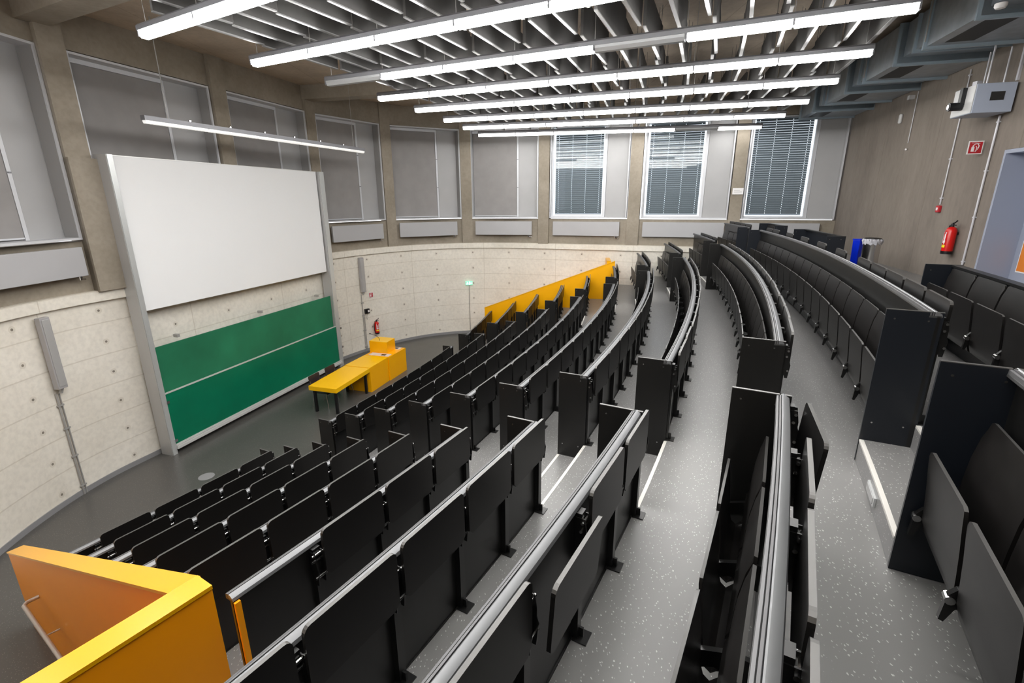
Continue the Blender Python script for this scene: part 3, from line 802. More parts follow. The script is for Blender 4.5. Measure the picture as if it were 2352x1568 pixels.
# last row in front of the back wall: seats only, lower back
def backrow(t0, t1, where, seats=True):
    k = 11; z0 = 3.3; t0, t1 = rad(t0), rad(t1); tm = (t0 + t1) / 2; pm = place(k, .2, tm); zi = pm
    root = thing('seat_row', where, 'seating row', (pm.x, pm.y, z0), group='seat rows at the back wall')
    hh = .80
    mb = MB(); sweep(mb, k, [(.205, hh - .02), (.205, hh), (.285, hh), (.285, hh - .02)], t0, t1, z0); part('top_rail', mb, 'bmetal', root)
    mb = MB(); sweep(mb, k, [(.262, .0), (.262, hh - .02), (.280, hh - .02), (.280, .0)], t0, t1, z0); part('modesty_panel', mb, 'bluecast', root)
    endpanel(root, k, t0 + .009 / 40, -1, z0, hh + .004); endpanel(root, k, t1 - .009 / 40, 1, z0, hh + .004)
    if not seats: return
    Rm = 40.5; n = int(((t1 - t0) * Rm - .08) / PITCH); dth = PITCH / Rm
    for i in range(n + 1):
        b_ = t1 - .05 / Rm - i * dth
        p = place(k, 0, b_); o = link('seat_support', ARM, root, (p.x - zi.x, p.y - zi.y, 0), b_); link('pivot_cap', CAP, o)
        if i < n:
            th = b_ - dth / 2; p = place(k, 0, th)
            link('seat', SEAT, root, (p.x - zi.x, p.y - zi.y, -.06), th)
            o = link('backrest', BACK, root, (p.x - zi.x, p.y - zi.y, -.09), th)
backrow(-33.0, -23.2, 'low row of black folding seats at the right, in front of the back wall door')
backrow(-17.4, -14.3, 'short black back row with plain blue-tinted front left of the steel bin', seats=False)
backrow(-12.2, -10.3, 'small black back row in the far corner under the last window', seats=True)

# ------------------------------------------------------------------ orange guard walls
def guard(lab, pl, ph, zl, zh, th_, turn, grp, col='orange'):
    """sloping wall pl->ph, then a level wall along turn"""
    pl, ph = Vector(pl), Vector(ph); d = (ph - pl).normalized(); n_ = Vector((-d.y, d.x)) * th_
    root = thing('orange_guard_wall', lab, 'guard wall', (pl.x, pl.y, 0), group=grp)
    mb = MB()
    for (p0, p1, za, zb) in ((pl, ph, zl, zh),):
        vs = [(*p0, .002), (*p1, .002), (*(p1 + n_), .002), (*(p0 + n_), .002), (*p0, za - .02), (*p1, zb - .02), (*(p1 + n_), zb - .02), (*(p0 + n_), za - .02)]
        mb.add(vs, [(0, 3, 2, 1), (4, 5, 6, 7), (0, 1, 5, 4), (1, 2, 6, 5), (2, 3, 7, 6), (3, 0, 4, 7)])
    part('sloping_panel', mb, col, root)
    mb = MB(); e = d * .008; m_ = n_.normalized() * .008
    vs = [(*(pl - e - m_), zl - .02), (*(ph - m_), zh - .02), (*(ph + n_ + m_), zh - .02), (*(pl + n_ - e + m_), zl - .02), (*(pl - e - m_), zl), (*(ph - m_), zh), (*(ph + n_ + m_), zh), (*(pl - e + n_ + m_), zl)]
    mb.add(vs, [(0, 3, 2, 1), (4, 5, 6, 7), (0, 1, 5, 4), (1, 2, 6, 5), (2, 3, 7, 6), (3, 0, 4, 7)])
    part('sloping_cap', mb, 'captop', root)
    mb = MB(); slab(mb, turn, .002, zh - .02, 0, .12); part('level_panel', mb, col, root)
    mb = MB(); slab(mb, turn, zh - .018, zh + .004, -.008, .128); part('level_cap', mb, 'captop', root)
    return root
# near one
tn = [pol(36.385, rad(-30.84 - i * .4)) for i in range(10)]
g1 = guard('orange guard wall in the lower left corner, sloping down to the stage with a handrail', tuple(pol(31.75, rad(-30.75))), tuple(pol(36.385, rad(-31.04))), 1.03, 2.87, .125, tn[::-1], 'orange guard walls beside the bench block')
hr = MB(); a = pol(31.75, rad(-30.75)); b_ = pol(36.385, rad(-31.04)); dd = (b_ - a).normalized(); nn = Vector((dd.y, -dd.x))
def hp(s_, o_, z): q_ = a + dd * s_ + nn * o_; return (q_.x, q_.y, z)
hr.tube([hp(.98, 0, .94), hp(.98, .09, .94), hp(1.01, .12, .935), hp(2.6, .12, .90)], .019, 10)
for s_ in (1.5, 2.3):
    hr.tube([hp(s_, .12, .90), hp(s_, .115, .84), hp(s_, 0, .83)], .008)
part('handrail', hr, 'handrail', g1, True)
# far one
tf = [pol(36.51, rad(-8.45 + i * .3)) for i in range(6)]
g2 = guard('far yellow-orange guard wall sloping along the ends of the far bench block', (-.94, 16.33), (3.26, 15.33), 1.19, 2.88, .12, [pol(36.40, rad(-8.45 + i * .28)) for i in range(6)][::-1], 'orange guard walls beside the bench block', 'yellow')

# ------------------------------------------------------------------ board and screen assembly
PL, PR = Vector((-6.583, 8.472)), Vector((-5.07, 13.793)); bt = (PR - PL).normalized(); bn = Vector((bt.y, -bt.x))
def bq(s, d): p = PL + bt * s + bn * d; return (p.x, p.y)
def bb(mb, s0, s1, z0, z1, d0, d1, m=0):
    ps = [bq(s0, d0), bq(s1, d0), bq(s1, d1), bq(s0, d1)]; mb.prism(ps, lambda p: (p[0], p[1], z0), lambda p: (p[0], p[1], z1), m)
W_ = (PR - PL).length
rt = thing('board_assembly', 'tall aluminium column frame on the curved wall carrying white screen and green chalkboards', 'board frame', (*bq(W_ / 2, -.1), 0))
for s0, s1, nm in ((-.06, .02, 'L'), (W_ - .18, W_ - .02, 'R')):
    mb = MB(); bb(mb, s0, s1, 0, 5.49, -.27, 0); bb(mb, s0 + (.01 if nm == 'L' else .02), s1 + .02, 0, 5.49, -.05, .012, 1); o = part('column', mb, ['post', 'postl'], rt)
    for z in ((.55, 1.12) if nm == 'R' else (.25, 1.05)):
        mb = MB(); bb(mb, s1 + .01, s1 + .06, z, z + .05, -.03, .03); part('clamp', mb, 'chrome', o)
mb = MB(); bb(mb, .02, W_ - .22, 2.84, 5.485, -.10, -.07); bb(mb, .02, W_ - .22, 5.475, 5.49, -.10, -.065, 1); part('projection_screen', mb, ['white', 'chalkedge'], rt)
mb = MB(); bb(mb, .03, W_ - .2, 1.18, 2.14, -.09, -.06); part('upper_chalkboard', mb, 'green2', rt)
mb = MB(); bb(mb, .04, W_ - .07, .20, 1.235, -.03, 0); o = part('lower_chalkboard', mb, 'green', rt)
mb = MB(); bb(mb, .04, W_ - .07, 1.235, 1.255, -.035, .006); bb(mb, .04, W_ - .07, .165, .20, -.035, .02); part('edge_profile', mb, 'chalkedge', o)
mb = MB(); bb(mb, .04, W_ - .1, .10, .155, -.01, .05); part('chalk_tray', mb, 'chalkedge', rt)
for s in (.6, W_ / 2, W_ - .7):
    mb = MB(); bb(mb, s, s + .06, 2.2, 2.26, -.2, -.1); bb(mb, s, s + .06, 4.6, 4.66, -.24, -.1); part('wall_bracket', mb, 'gpipe', rt)

# ------------------------------------------------------------------ lecturer's desk
def quadbox(mb, pts_, z0, z1, m=0): mb.prism(pts_, lambda p: (p[0], p[1], z0), lambda p: (p[0], p[1], z1), m)
a_, b2, c2, d2 = [Vector(p) for p in ((-4.69, 10.40), (-3.98, 10.19), (-3.62, 11.60), (-4.33, 11.81))]
e2, f2 = Vector((-3.37, 12.46)), Vector((-4.06, 12.68)); g2_, h2 = Vector((-3.10, 13.35)), Vector((-3.78, 13.56))
lx = (c2 - b2).normalized(); ly = (b2 - a_).normalized()
rt = thing('lecturer_table', 'yellow lecturer table with thick top on black steel legs, left end of the desk line', 'table', (*((a_ + c2) / 2), 0))
mb = MB(); quadbox(mb, [tuple(x) for x in (a_, b2, c2, d2)], .555, .66); part('tabletop', mb, 'yellowtop', rt, bevel=.004)
for base, sx, sy in ((a_, 1, 1), (b2, 1, -1), (c2, -1, -1), (d2, -1, 1)):
    c_ = base + lx * .09 * sx + ly * .09 * sy
    mb = MB(); mb.box((c_.x, c_.y, .278), (.055, .055, .555), atan2(lx.y, lx.x)); part('leg', mb, 'dark', rt)
rt = thing('lecturer_cabinet', 'closed yellow cabinet with flat top between the table and the lectern', 'cabinet', (*((c2 + f2) / 2), 0))
mb = MB(); quadbox(mb, [tuple(x) for x in (c2 + lx * .012, e2, f2, d2 + lx * .012)], .0, .655); part('carcass', mb, 'yellow', rt, bevel=.003)
mb = MB(); quadbox(mb, [tuple(x) for x in (c2 + lx * .012, e2, f2, d2 + lx * .012)], .655, .668); part('worktop', mb, 'yellowtop', rt)
rt = thing('lectern', 'yellow lectern box on a yellow media cabinet with microphone and grey control inlays', 'lectern', (*((e2 + h2) / 2), 0))
mb = MB(); quadbox(mb, [tuple(x) for x in (e2 + lx * .012 + ly * .03, g2_ + ly * .03, h2, f2 + lx * .012)], 0, .67); part('cabinet_body', mb, 'yellow', rt, bevel=.003)
L0 = [Vector(p) for p in ((-3.985, 12.95), (-3.455, 12.79), (-3.335, 13.23), (-3.865, 13.39))]
mb = MB(); quadbox(mb, [tuple(x) for x in L0], .67, .985); part('lectern_box', mb, 'yellow', rt, bevel=.003)
mb = MB(); quadbox(mb, [tuple(x) for x in L0], .985, .995); part('lectern_top', mb, 'yellowtop', rt)
mb = MB(); i0 = e2 + lx * .05 + ly * -.02; quadbox(mb, [tuple(i0 - ly * .6), tuple(i0), tuple(i0 + lx * .22), tuple(i0 + lx * .22 - ly * .6)], .67, .676)
i1 = e2 + lx * .72; quadbox(mb, [tuple(i1 - ly * .3), tuple(i1 - ly * .03), tuple(i1 + lx * .18 - ly * .03), tuple(i1 + lx * .18 - ly * .3)], .67, .676, 0)
quadbox(mb, [tuple(i1 - ly * .25 + lx * .03), tuple(i1 - ly * .1 + lx * .03), tuple(i1 + lx * .15 - ly * .1), tuple(i1 + lx * .15 - ly * .25)], .676, .680, 1)
quadbox(mb, [tuple(i0 - ly * .25 + lx * .05), tuple(i0 - ly * .12 + lx * .05), tuple(i0 + lx * .15 - ly * .12), tuple(i0 + lx * .15 - ly * .25)], .676, .680, 1)
part('control_panel', mb, ['desk_top', 'dark'], rt)
mb = MB(); mc = (L0[0] + L0[1]) / 2 + lx * .12; mb.tube([(mc.x, mc.y, .995), (mc.x - .02, mc.y, 1.06), (mc.x - .09, mc.y + .03, 1.12), (mc.x - .26, mc.y + .06, 1.17)], .006); mb.tube([(mc.x - .26, mc.y + .06, 1.17), (mc.x - .30, mc.y + .07, 1.175)], .012)
part('microphone', mb, 'dark', rt, True)
# two chairs behind the table
for i, (cx_, cy_) in enumerate(((-4.50, 10.83), (-4.34, 11.44))):
    ang = atan2(ly.y, ly.x)
    rt = thing('visitor_chair', ['dark shell chair with thin metal legs behind the left end of the yellow table', 'dark shell chair with thin metal legs behind the right part of the yellow table'][i], 'chair', (cx_, cy_, 0), ang, 'chairs behind the lecturer table')
    mb = MB(); mb.prism([(-.19, .37), (.2, .37), (.22, .36), (.22, .375), (.2, .385), (-.19, .385)], lambda p: (p[0], -.19, p[1]), lambda p: (p[0], .19, p[1])); part('seat', mb, 'chair', rt, world=False)
    mb = MB(); bp = rounded(.38, .24, .03); mb.prism(bp, lambda p: (-.235 - p[1] * .12, p[0], .52 + p[1]), lambda p: (-.25 - p[1] * .12, p[0], .52 + p[1])); part('backrest', mb, 'chair', rt, world=False)
    for sx in (-1, 1):
        for sy in (-1, 1):
            mb = MB()
            top_ = (-.19, sy * .17, .37) if sx < 0 else (.17, sy * .17, .37)
            mb.tube([top_, (sx * .22, sy * .21, 0)], .009); part('leg', mb, 'chrome', rt, True, world=False)
        mb = MB(); mb.tube([(-.19, sx * .16, .37), (-.225, sx * .16, .45), (-.25, sx * .16, .64)], .009); part('back_support', mb, 'chrome', rt, True, world=False)
# floor outlet
mb = MB(); mb.lathe([(0, .004), (.12, .004), (.13, .002), (.13, 0)], (-5.5, 7.67, 0), 24); o = link('floor_outlet', mb.mesh('floor_outlet', 'skirt')); tag(o, 'round grey outlet cover set into the stage floor', 'floor outlet')

# ------------------------------------------------------------------ wall fittings on the curved wall
def wallframe(p):
    t = near_dir(p); return Vector(p), t, Vector((t.y, -t.x))
def fbox(mb, f, u0, u1, z0, z1, d0, d1, m=0):
    p, t, n_ = f; ps = [tuple(p + t * u + n_ * d) for u, d in ((u0, d0), (u1, d0), (u1, d1), (u0, d1))]
    mb.prism(ps, lambda q: (q[0], q[1], z0), lambda q: (q[0], q[1], z1), m)
def ft(f, u, d, z): p, t, n_ = f; q_ = p + t * u + n_ * d; return (q_.x, q_.y, z)
for i, (p, z0) in enumerate((((-7.26, 7.2), 1.9), ((-4.76, 15.2), 1.97))):
    f = wallframe(p)
    rt = thing('column_speaker', ['slim grey column loudspeaker on the concrete wall left of the screen', 'slim grey column loudspeaker on the concrete wall right of the screen'][i], 'loudspeaker', ft(f, 0, .05, z0), group='column loudspeakers either side of the screen')
    mb = MB(); fbox(mb, f, -.075, .075, z0, 3.05, .04, .13); fbox(mb, f, -.055, .055, z0 + .04, 3.02, .13, .14, 1); part('cabinet', mb, ['spk', 'post'], rt, bevel=.01)
    mb = MB(); fbox(mb, f, -.03, .03, z0 + .1, z0 + .2, 0, .045); fbox(mb, f, -.03, .03, 2.8, 2.9, 0, .045); mb.tube([ft(f, 0, .05, z0 - .08), ft(f, .02, .07, z0)], .03, 10); part('bracket', mb, 'gpipe', rt)
    rt = thing('cable_conduit', ['grey double cable conduit running from the left loudspeaker down to the floor', 'grey double cable conduit running from the right loudspeaker down to the floor'][i], 'conduit', ft(f, -.02, .02, 0))
    mb = MB(); mb.tube([ft(f, -.05, .02, 0.0), ft(f, -.05, .02, z0 - .08)], .014); mb.tube([ft(f, .0, .018, 0.0), ft(f, .0, .018, z0 - (.1 if i == 0 else .8))], .010); part('pipe', mb, 'gpipe', rt, True)
    mb = MB()
    for z in (.15, .7, 1.2, 1.6): fbox(mb, f, -.08, .02, z, z + .025, 0, .035)
    part('clip', mb, 'gpipe', rt)
f = wallframe((-4.70, 15.30))
rt = thing('wall_phone', 'small black telephone box on the wall above the extinguisher near the lectern', 'telephone', ft(f, 0, 0, 1.25))
mb = MB(); fbox(mb, f, -.09, .08, 1.25, 1.4, 0, .07); part('body', mb, 'dark', rt, bevel=.008)
mb = MB(); fbox(mb, f, .0, .06, 1.29, 1.36, .07, .075); part('display', mb, 'signw', rt)
mb = MB(); mb.tube([ft(f, -.06, .03, 1.25), ft(f, -.06, .05, 1.12), ft(f, -.03, .05, 1.06), ft(f, 0, .04, 1.12), ft(f, 0, .03, 1.25)], .006); part('cord', mb, 'gpipe', rt, True)
def extinguisher(f, z, lab, s=1.0):
    rt = thing('fire_extinguisher', lab, 'fire extinguisher', ft(f, 0, .1, z))
    c_ = ft(f, 0, .1, z); r = .075 * s; h = .40 * s
    mb = MB(); mb.lathe([(0, 0), (r, 0), (r, h * .9), (r * .8, h), (r * .3, h * 1.06), (0, h * 1.06)], (c_[0], c_[1], z), 24); part('cylinder', mb, 'red', rt, True)
    mb = MB(); mb.lathe([(r + .002, -.004), (r + .002, .045 * s), (0, .045 * s)], (c_[0], c_[1], z), 24); part('base_ring', mb, 'dark', rt, True)
    p, t, n_ = f; ang = atan2(n_.y, n_.x)
    mb = MB()
    for (za, zb, m) in ((.10, .14, 1), (.15, .34, 0)):
        for k_ in range(8):
            a1, a2 = ang - 1.0 + k_ * .2, ang - 1.0 + (k_ + 1) * .2
            rr = r + .002
            mb.add([(c_[0] + rr * cos(a1), c_[1] + rr * sin(a1), z + za * s), (c_[0] + rr * cos(a2), c_[1] + rr * sin(a2), z + za * s), (c_[0] + rr * cos(a2), c_[1] + rr * sin(a2), z + zb * s), (c_[0] + rr * cos(a1), c_[1] + rr * sin(a1), z + zb * s)], [(0, 1, 2, 3)], m if m or k_ in (1, 6) or False else 2)
    # white pictograms on the red label
    for (u0, u1, z0_, z1_) in ((-.045, -.01, .17, .2), (-.03, -.015, .2, .3), (.0, .035, .17, .21), (.01, .03, .22, .31), (-.045, .045, .325, .335)):
        mb.prism([tuple(Vector((c_[0], c_[1])) + t * u * s + n_ * (hypot(r, 0) * cos(u * s / r) + dd_)) for u, dd_ in ((u0, 0), (u1, 0), (u1, .004), (u0, .004))], lambda q: (q[0], q[1], z + z0_ * s), lambda q: (q[0], q[1], z + z1_ * s), 0)
    part('label', mb, ['signw', 'yel', 'red'], rt)
    mb = MB(); mb.tube([(c_[0], c_[1], z + h * 1.02), (c_[0], c_[1], z + h * 1.18)], .022 * s, 12)
    q0 = Vector((c_[0], c_[1])); mb.tube([(*q0, z + h * 1.2), (*(q0 + t * .05 * s), z + h * 1.22), (*(q0 + t * .1 * s), z + h * 1.3)], .010 * s)
    mb.tube([(*q0, z + h * 1.13), (*(q0 + t * .09 * s), z + h * 1.13)], .009 * s); part('valve', mb, 'dark', rt, True)
    mb = MB(); mb.tube([(*q0, z + h * 1.12), (*(q0 - t * .07 * s), z + h * 1.1), (*(q0 - t * .10 * s), z + h * .9), (*(q0 - t * .105 * s), z + h * .35), (*(q0 - t * .085 * s), z + h * .1)], .011 * s, 8); part('hose', mb, 'dark', rt, True)
    mb = MB(); fbox(mb, f, -.03, .03, z + h * .75, z + h * .85, 0, .04); part('wall_bracket', mb, 'dark', rt)
extinguisher(wallframe((-4.53, 15.51)), .53, 'red fire extinguisher on the pale curved wall behind the yellow lectern', .96)
def firesign(f, z, s, lab):
    rt = thing('fire_sign', lab, 'sign', ft(f, 0, 0, z))
    mb = MB(); fbox(mb, f, -s / 2, s / 2, z, z + s, .002, .012, 0); fbox(mb, f, -s * .43, s * .43, z + s * .07, z + s * .93, .012, .013, 1); part('plate', mb, ['signw', 'redsign'], rt)
    mb = MB()
    fbox(mb, f, -s * .27, -s * .07, z + s * .2, z + s * .55, .013, .0155); fbox(mb, f, -s * .22, -s * .12, z + s * .55, z + s * .66, .013, .0155)
    pts_ = [(-.17, .66), (-.05, .78), (.12, .78), (.22, .62), (.18, .42), (.04, .2)]
    mb.tube([ft(f, u * s, .0145, z + v * s) for u, v in pts_], s * .03, 6)
    mb.tube([ft(f, u * s, .0145, z + v * s) for u, v in ((.0, .62), (.1, .5), (.06, .3), (-.02, .18))], s * .02, 6)
    mb.tube([ft(f, u * s, .0145, z + v * s) for u, v in ((-.3, .85), (0, .85), (.25, .8))], s * .015, 6)
    part('pictogram', mb, 'signw', rt)
firesign(wallframe((-4.56, 15.46)), 1.74, .16, 'small red and white fire equipment sign above the far extinguisher')
f = wallframe((-1.55, 17.43))
rt = thing('exit_sign', 'small glowing green exit sign on a thin pole in front of the curved wall', 'exit sign', ft(f, 0, .04, 0))
mb = MB(); fbox(mb, f, -.125, .125, 1.80, 1.94, .03, .06); part('housing', mb, 'exit', rt)
mb = MB(); fbox(mb, f, -.10, -.02, 1.83, 1.85, .061, .064); fbox(mb, f, -.07, -.045, 1.85, 1.91, .061, .064); fbox(mb, f, .0, .04, 1.82, 1.92, .061, .064); fbox(mb, f, .055, .11, 1.86, 1.88, .061, .064); part('pictogram', mb, 'exitw', rt)
mb = MB(); mb.tube([ft(f, 0, .045, 0), ft(f, 0, .045, 1.8)], .011); part('pole', mb, 'gpipe', rt, True)
f = wallframe((-7.27, 6.1))
rt = thing('wall_socket', 'small square dark socket plate low on the wall at the left frame edge', 'socket', ft(f, 0, 0, .3))
mb = MB(); fbox(mb, f, -.05, .05, .3, .4, 0, .012); part('plate', mb, 'gpipe', rt); mb = MB(); fbox(mb, f, -.03, .03, .32, .38, .012, .016); part('insert', mb, 'signw', rt)
f = wallframe((6.82, 15.25)); f = (f[0] + f[2] * .08, f[1], f[2])
mb = MB(); fbox(mb, f, -.15, .15, 4.87, 5.05, 0, .012, 0); fbox(mb, f, -.11, .11, 4.93, 4.945, .012, .014, 1); fbox(mb, f, -.11, .05, 4.98, 4.99, .012, .014, 1)
o = link('notice_plate', mb.mesh('notice_plate', ['signw', 'post'])); tag(o, 'small white notice plate on the pier between the last two windows', 'notice')

# ------------------------------------------------------------------ back wall fittings
def bf(s): return (bw(s), -BK, BN)   # frame: u runs towards the camera side
# distances from the corner: y of plan -> s
def sy(y): return (CORNER.y - y) / .960
extinguisher(bf(sy(8.50)), 3.80, 'large red fire extinguisher on the brown back wall left of the door', 1.08)
firesign((Vector(bw(sy(8.33), .14)), -BN, -BK), 5.41, .2, 'red and white fire extinguisher sign projecting from the back wall')
for (y, z0, z1, r, lab) in ((8.13, 3.6, 5.95, .016, 'long pale cable conduit on the back wall between extinguisher and door'), (9.21, 4.62, 6.84, .011, 'thin pale cable conduit ending in the red alarm button')):
    f = bf(sy(y)); rt = thing('cable_conduit', lab, 'conduit', ft(f, 0, .02, z0))
    mb = MB(); mb.tube([ft(f, 0, .02, z0), ft(f, 0, .02, z1)], r); part('pipe', mb, 'wpipe', rt, True)
    mb = MB()
    for k_ in range(4): z = z0 + .1 + k_ * (z1 - z0 - .2) / 3; fbox(mb, f, -.03, .03, z, z + .02, 0, .035)
    part('clip', mb, 'wpipe', rt)
f = bf(sy(9.215)); rt = thing('alarm_button', 'small red fire alarm button below a thin conduit on the back wall', 'alarm button', ft(f, 0, 0, 4.48))
mb = MB(); fbox(mb, f, -.055, .055, 4.48, 4.6, 0, .05); part('housing', mb, 'redsign', rt, bevel=.01); mb = MB(); fbox(mb, f, -.025, .025, 4.515, 4.565, .05, .054); part('button', mb, 'signw', rt)
f = bf(sy(10.95)); rt = thing('cable_conduit', 'thin conduit with a hanging sensor bulb on the back wall under the duct', 'conduit', ft(f, 0, .02, 5.8))
mb = MB(); mb.tube([ft(f, 0, .02, 5.85), ft(f, 0, .02, 6.84)], .008); part('pipe', mb, 'wpipe', rt, True); mb = MB(); mb.lathe([(0, 0), (.02, .01), (.02, .04), (0, .05)], ft(f, 0, .03, 5.70), 12); part('sensor_tip', mb, 'signw', rt, True)
f = bf(sy(11.5)); mb = MB(); fbox(mb, f, -.05, .05, 6.3, 6.5, 0, .06); o = link('wall_sensor', mb.mesh('wall_sensor', 'boxw')); bv = o.modifiers.new('bevel', 'BEVEL'); bv.width = .03; bv.segments = 3
tag(o, 'small rounded white wall sensor high on the back wall under the duct', 'sensor')
f = bf(sy(11.15)); mb = MB(); fbox(mb, f, -.05, .05, 6.72, 6.8, 0, .1); o = link('motion_detector', mb.mesh('motion_detector', 'boxw')); tag(o, 'tiny white motion detector tucked under the duct on the back wall', 'sensor')
# projector in its housing
s1 = sy(7.86); f = bf(s1)
rt = thing('projector', 'grey-blue projector housing with black lens arm hanging high beside the back wall', 'projector', ft(f, -.29, .3, 5.97))
mb = MB(); fbox(mb, f, -.575, 0, 5.965, 6.37, .04, .53); part('housing', mb, 'box', rt, bevel=.006)
mb = MB(); fbox(mb, f, -.56, -.01, 5.975, 6.36, .532, .542); part('front_plate', mb, 'boxw', rt)
mb = MB(); fbox(mb, f, .0005, .006, 6.13, 6.25, .17, .34); part('vent', mb, 'grille', rt)
mb = MB(); fbox(mb, f, -.30, -.22, 6.12, 6.36, .54, .60); mb.tube([ft(f, -.27, .56, 6.10), ft(f, -.27, .72, 6.10)], .06, 16); part('lens_arm', mb, 'dark', rt)
mb = MB(); mb.tube([ft(f, -.27, .72, 6.10), ft(f, -.27, .73, 6.10)], .035, 16); part('lens', mb, 'chrome', rt)
mb = MB()
for (u, d) in ((-.45, .25), (-.2, .12), (-.05, .4)): mb.tube([ft(f, u, d, 6.37), ft(f, u, d, 6.88)], .012)
mb.box(ft(f, -.52, .3, 6.45), (.08, .08, .08)); part('mounting_pole', mb, 'wpipe', rt)
f = bf(sy(7.95)); rt = thing('mounting_rail', 'thin white rail on the back wall above the projector', 'rail', ft(f, 0, 0, 6.45))
mb = MB(); fbox(mb, f, -.02, .02, 6.4, 6.95, .0, .03); part('rail', mb, 'wpipe', rt)

# ------------------------------------------------------------------ ventilation duct
rt = thing('ventilation_duct', 'large galvanised ventilation duct with flanged joints along the top of the back wall', 'duct', (*bw(6, .6), 6.9))
secs = []
s = .02; lens = [(1.35, 0), (.95, 1)] * 9
for L_, kind in lens:
    secs.append((s, s + L_, kind)); s += L_
    if s > 17.5: break
mb = MB()
class _S:
    def __init__(s, n, m): s.n, s.m = n, m
    def go(s, *a):
        x = MB(); bbox(x, *a); part(s.n, x, s.m, rt)
FL, GR = _S('flange', 'ductl'), _S('air_grille', 'grille')
for (sa, sb, kind) in secs:
    zb_ = 6.90 if kind == 0 else 6.99; w = 1.32 if kind == 0 else 1.24
    bbox(mb, sa, sb, zb_, 7.5, .02, w)
    for s_ in ((sa + .02, sb - .02) if kind == 0 else (sa + .42,)):
        FL.go(s_ - .02, s_ + .02, zb_ - .045, 7.5, .0, w + .045)
    if kind == 0: GR.go(sa + .2, sb - .2, zb_ - .004, zb_ + .01, w - .5, w - .15)
part('duct_body', mb, 'duct', rt)
for (sa, sb, kind) in secs[::2]:
    mb = MB(); mb.tube([(*bw(sa + .1, 1.38), 6.95), (*bw(sa + .1, 1.38), 7.595)], .01); part('hanger_rod', mb, 'gpipe', rt)
# branch duct and copper pipes above the baffles
mb = MB(); pa, pb = clp(36.6, rad(-27)), clp(37.4, rad(-22.5))
mb.tube([(*pa, 7.42), (*pb, 7.42)], .022); mb.tube([(pa.x + .1, pa.y, 7.42), (pb.x + .1, pb.y, 7.42)], .018)
o = link('copper_pipes', mb.mesh('copper_pipe', 'copper', True)); o.name = 'copper_pipe'; tag(o, 'pair of copper coloured pipes crossing above the baffles', 'pipe')
mb = MB(); mb.lathe([(0, 0), (.045, .008), (.06, .03), (.06, .06), (0, .065)], (5.71, 6.49, 6.84), 20); o = link('smoke_detector', mb.mesh('smoke_detector', 'signw', True)); tag(o, 'round white smoke detector under the duct at the top right', 'smoke detector')

# ------------------------------------------------------------------ bin and blue box
bx_, by_ = 7.12, 9.70
rt = thing('waste_bin', 'tall round brushed steel waste bin with a crumpled bag over the rim', 'bin', (bx_, by_, 3.3))
mb = MB(); mb.lathe([(0, .0), (.145, 0), (.15, .02), (.15, .66), (.14, .66), (.14, .05), (0, .05)], (bx_, by_, 3.3), 32); part('body', mb, 'steel', rt, True)
mb = MB(); rng = random.Random(2); prof = [(.143, .665), (.154, .668), (.163, .64), (.161, .60), (.155, .565)]; n = 40; vs = []
for r, z in prof:
    for k_ in range(n):
        w = (1 + .06 * sin(k_ * 2.3 + z * 30) + .05 * rng.uniform(-1, 1) * (z < .66)); vs.append((bx_ + r * w * cos(2 * pi * k_ / n), by_ + r * w * sin(2 * pi * k_ / n), 3.3 + z + (.014 * sin(k_ * 1.7) if z < .59 else 0)))
fs = [(i * n + k_, i * n + (k_ + 1) % n, (i + 1) * n + (k_ + 1) % n, (i + 1) * n + k_) for i in range(4) for k_ in range(n)]
mb.add(vs, fs); part('bin_bag', mb, 'bag', rt, True)
mb = MB(); mb.lathe([(0, .69), (.12, .69), (.145, .68), (.148, .665)], (bx_, by_, 3.3), 32); part('lid_ring', mb, 'dark', rt, True)
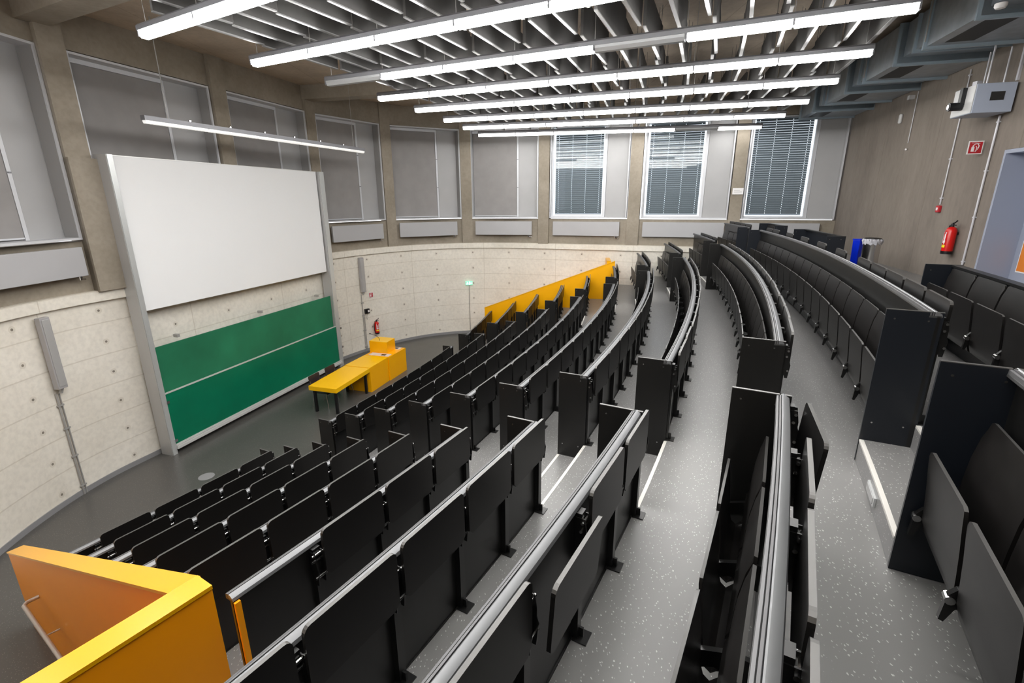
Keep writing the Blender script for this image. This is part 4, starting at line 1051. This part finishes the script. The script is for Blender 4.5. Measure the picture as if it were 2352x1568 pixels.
rt = thing('blue_bin', 'narrow blue plastic bin half hidden behind the steel bin', 'bin', (7.13, 10.06, 3.3), rad(16))
mb = MB(); mb.prism([(-.10, -.08), (.08, -.08), (.08, .08), (-.10, .08)], lambda p: (p[0] * .85, p[1] * .85, 0), lambda p: (p[0], p[1], .62)); part('body', mb, 'blue', rt, world=False, bevel=.01)
mb = MB(); mb.box((-.01, 0, .63), (.19, .17, .02)); part('rim', mb, 'blue', rt, world=False)

# step light in the first aisle
p = pol(Rf(10), rad(-27.5)); d = (p - C).normalized(); t = Vector((-d.y, d.x)); q0 = p - d * .003
rt = thing('step_light', 'small rectangular light fitting in the riser of the top aisle step', 'step light', (q0.x, q0.y, 3.03))
mb = MB(); ps = [q0 - t * .11 - d * .006, q0 + t * .11 - d * .006, q0 + t * .11 + d * .006, q0 - t * .11 + d * .006]
mb.prism([tuple(x) for x in ps], lambda q: (q[0], q[1], 3.02), lambda q: (q[0], q[1], 3.08)); part('frame', mb, 'postl', rt)
ps = [q0 - t * .09 - d * .009, q0 + t * .09 - d * .009, q0 + t * .09, q0 - t * .09]; mb = MB(); mb.prism([tuple(x) for x in ps], lambda q: (q[0], q[1], 3.03), lambda q: (q[0], q[1], 3.07)); part('lens', mb, 'post', rt)

# ------------------------------------------------------------------ light and render look
w = bpy.data.worlds.new('daylight'); SC.world = w; w.use_nodes = True
w.node_tree.nodes['Background'].inputs[0].default_value = (0.93, 0.95, 1.0, 1); w.node_tree.nodes['Background'].inputs[1].default_value = 1.9
SC.view_settings.view_transform = 'Standard'
SC.view_settings.look = 'None'
SC.view_settings.exposure = 0.28
SC.cycles.max_bounces = 7; SC.cycles.diffuse_bounces = 4; SC.cycles.glossy_bounces = 3; SC.cycles.transparent_max_bounces = 6
SC.cycles.caustics_reflective = False; SC.cycles.caustics_refractive = False
SC.cycles.sample_clamp_indirect = 6
SC.cycles.use_denoising = True
SC.cycles.use_adaptive_sampling = True; SC.cycles.adaptive_threshold = .03
print('baffles', nb, 'objects', len(bpy.data.objects))
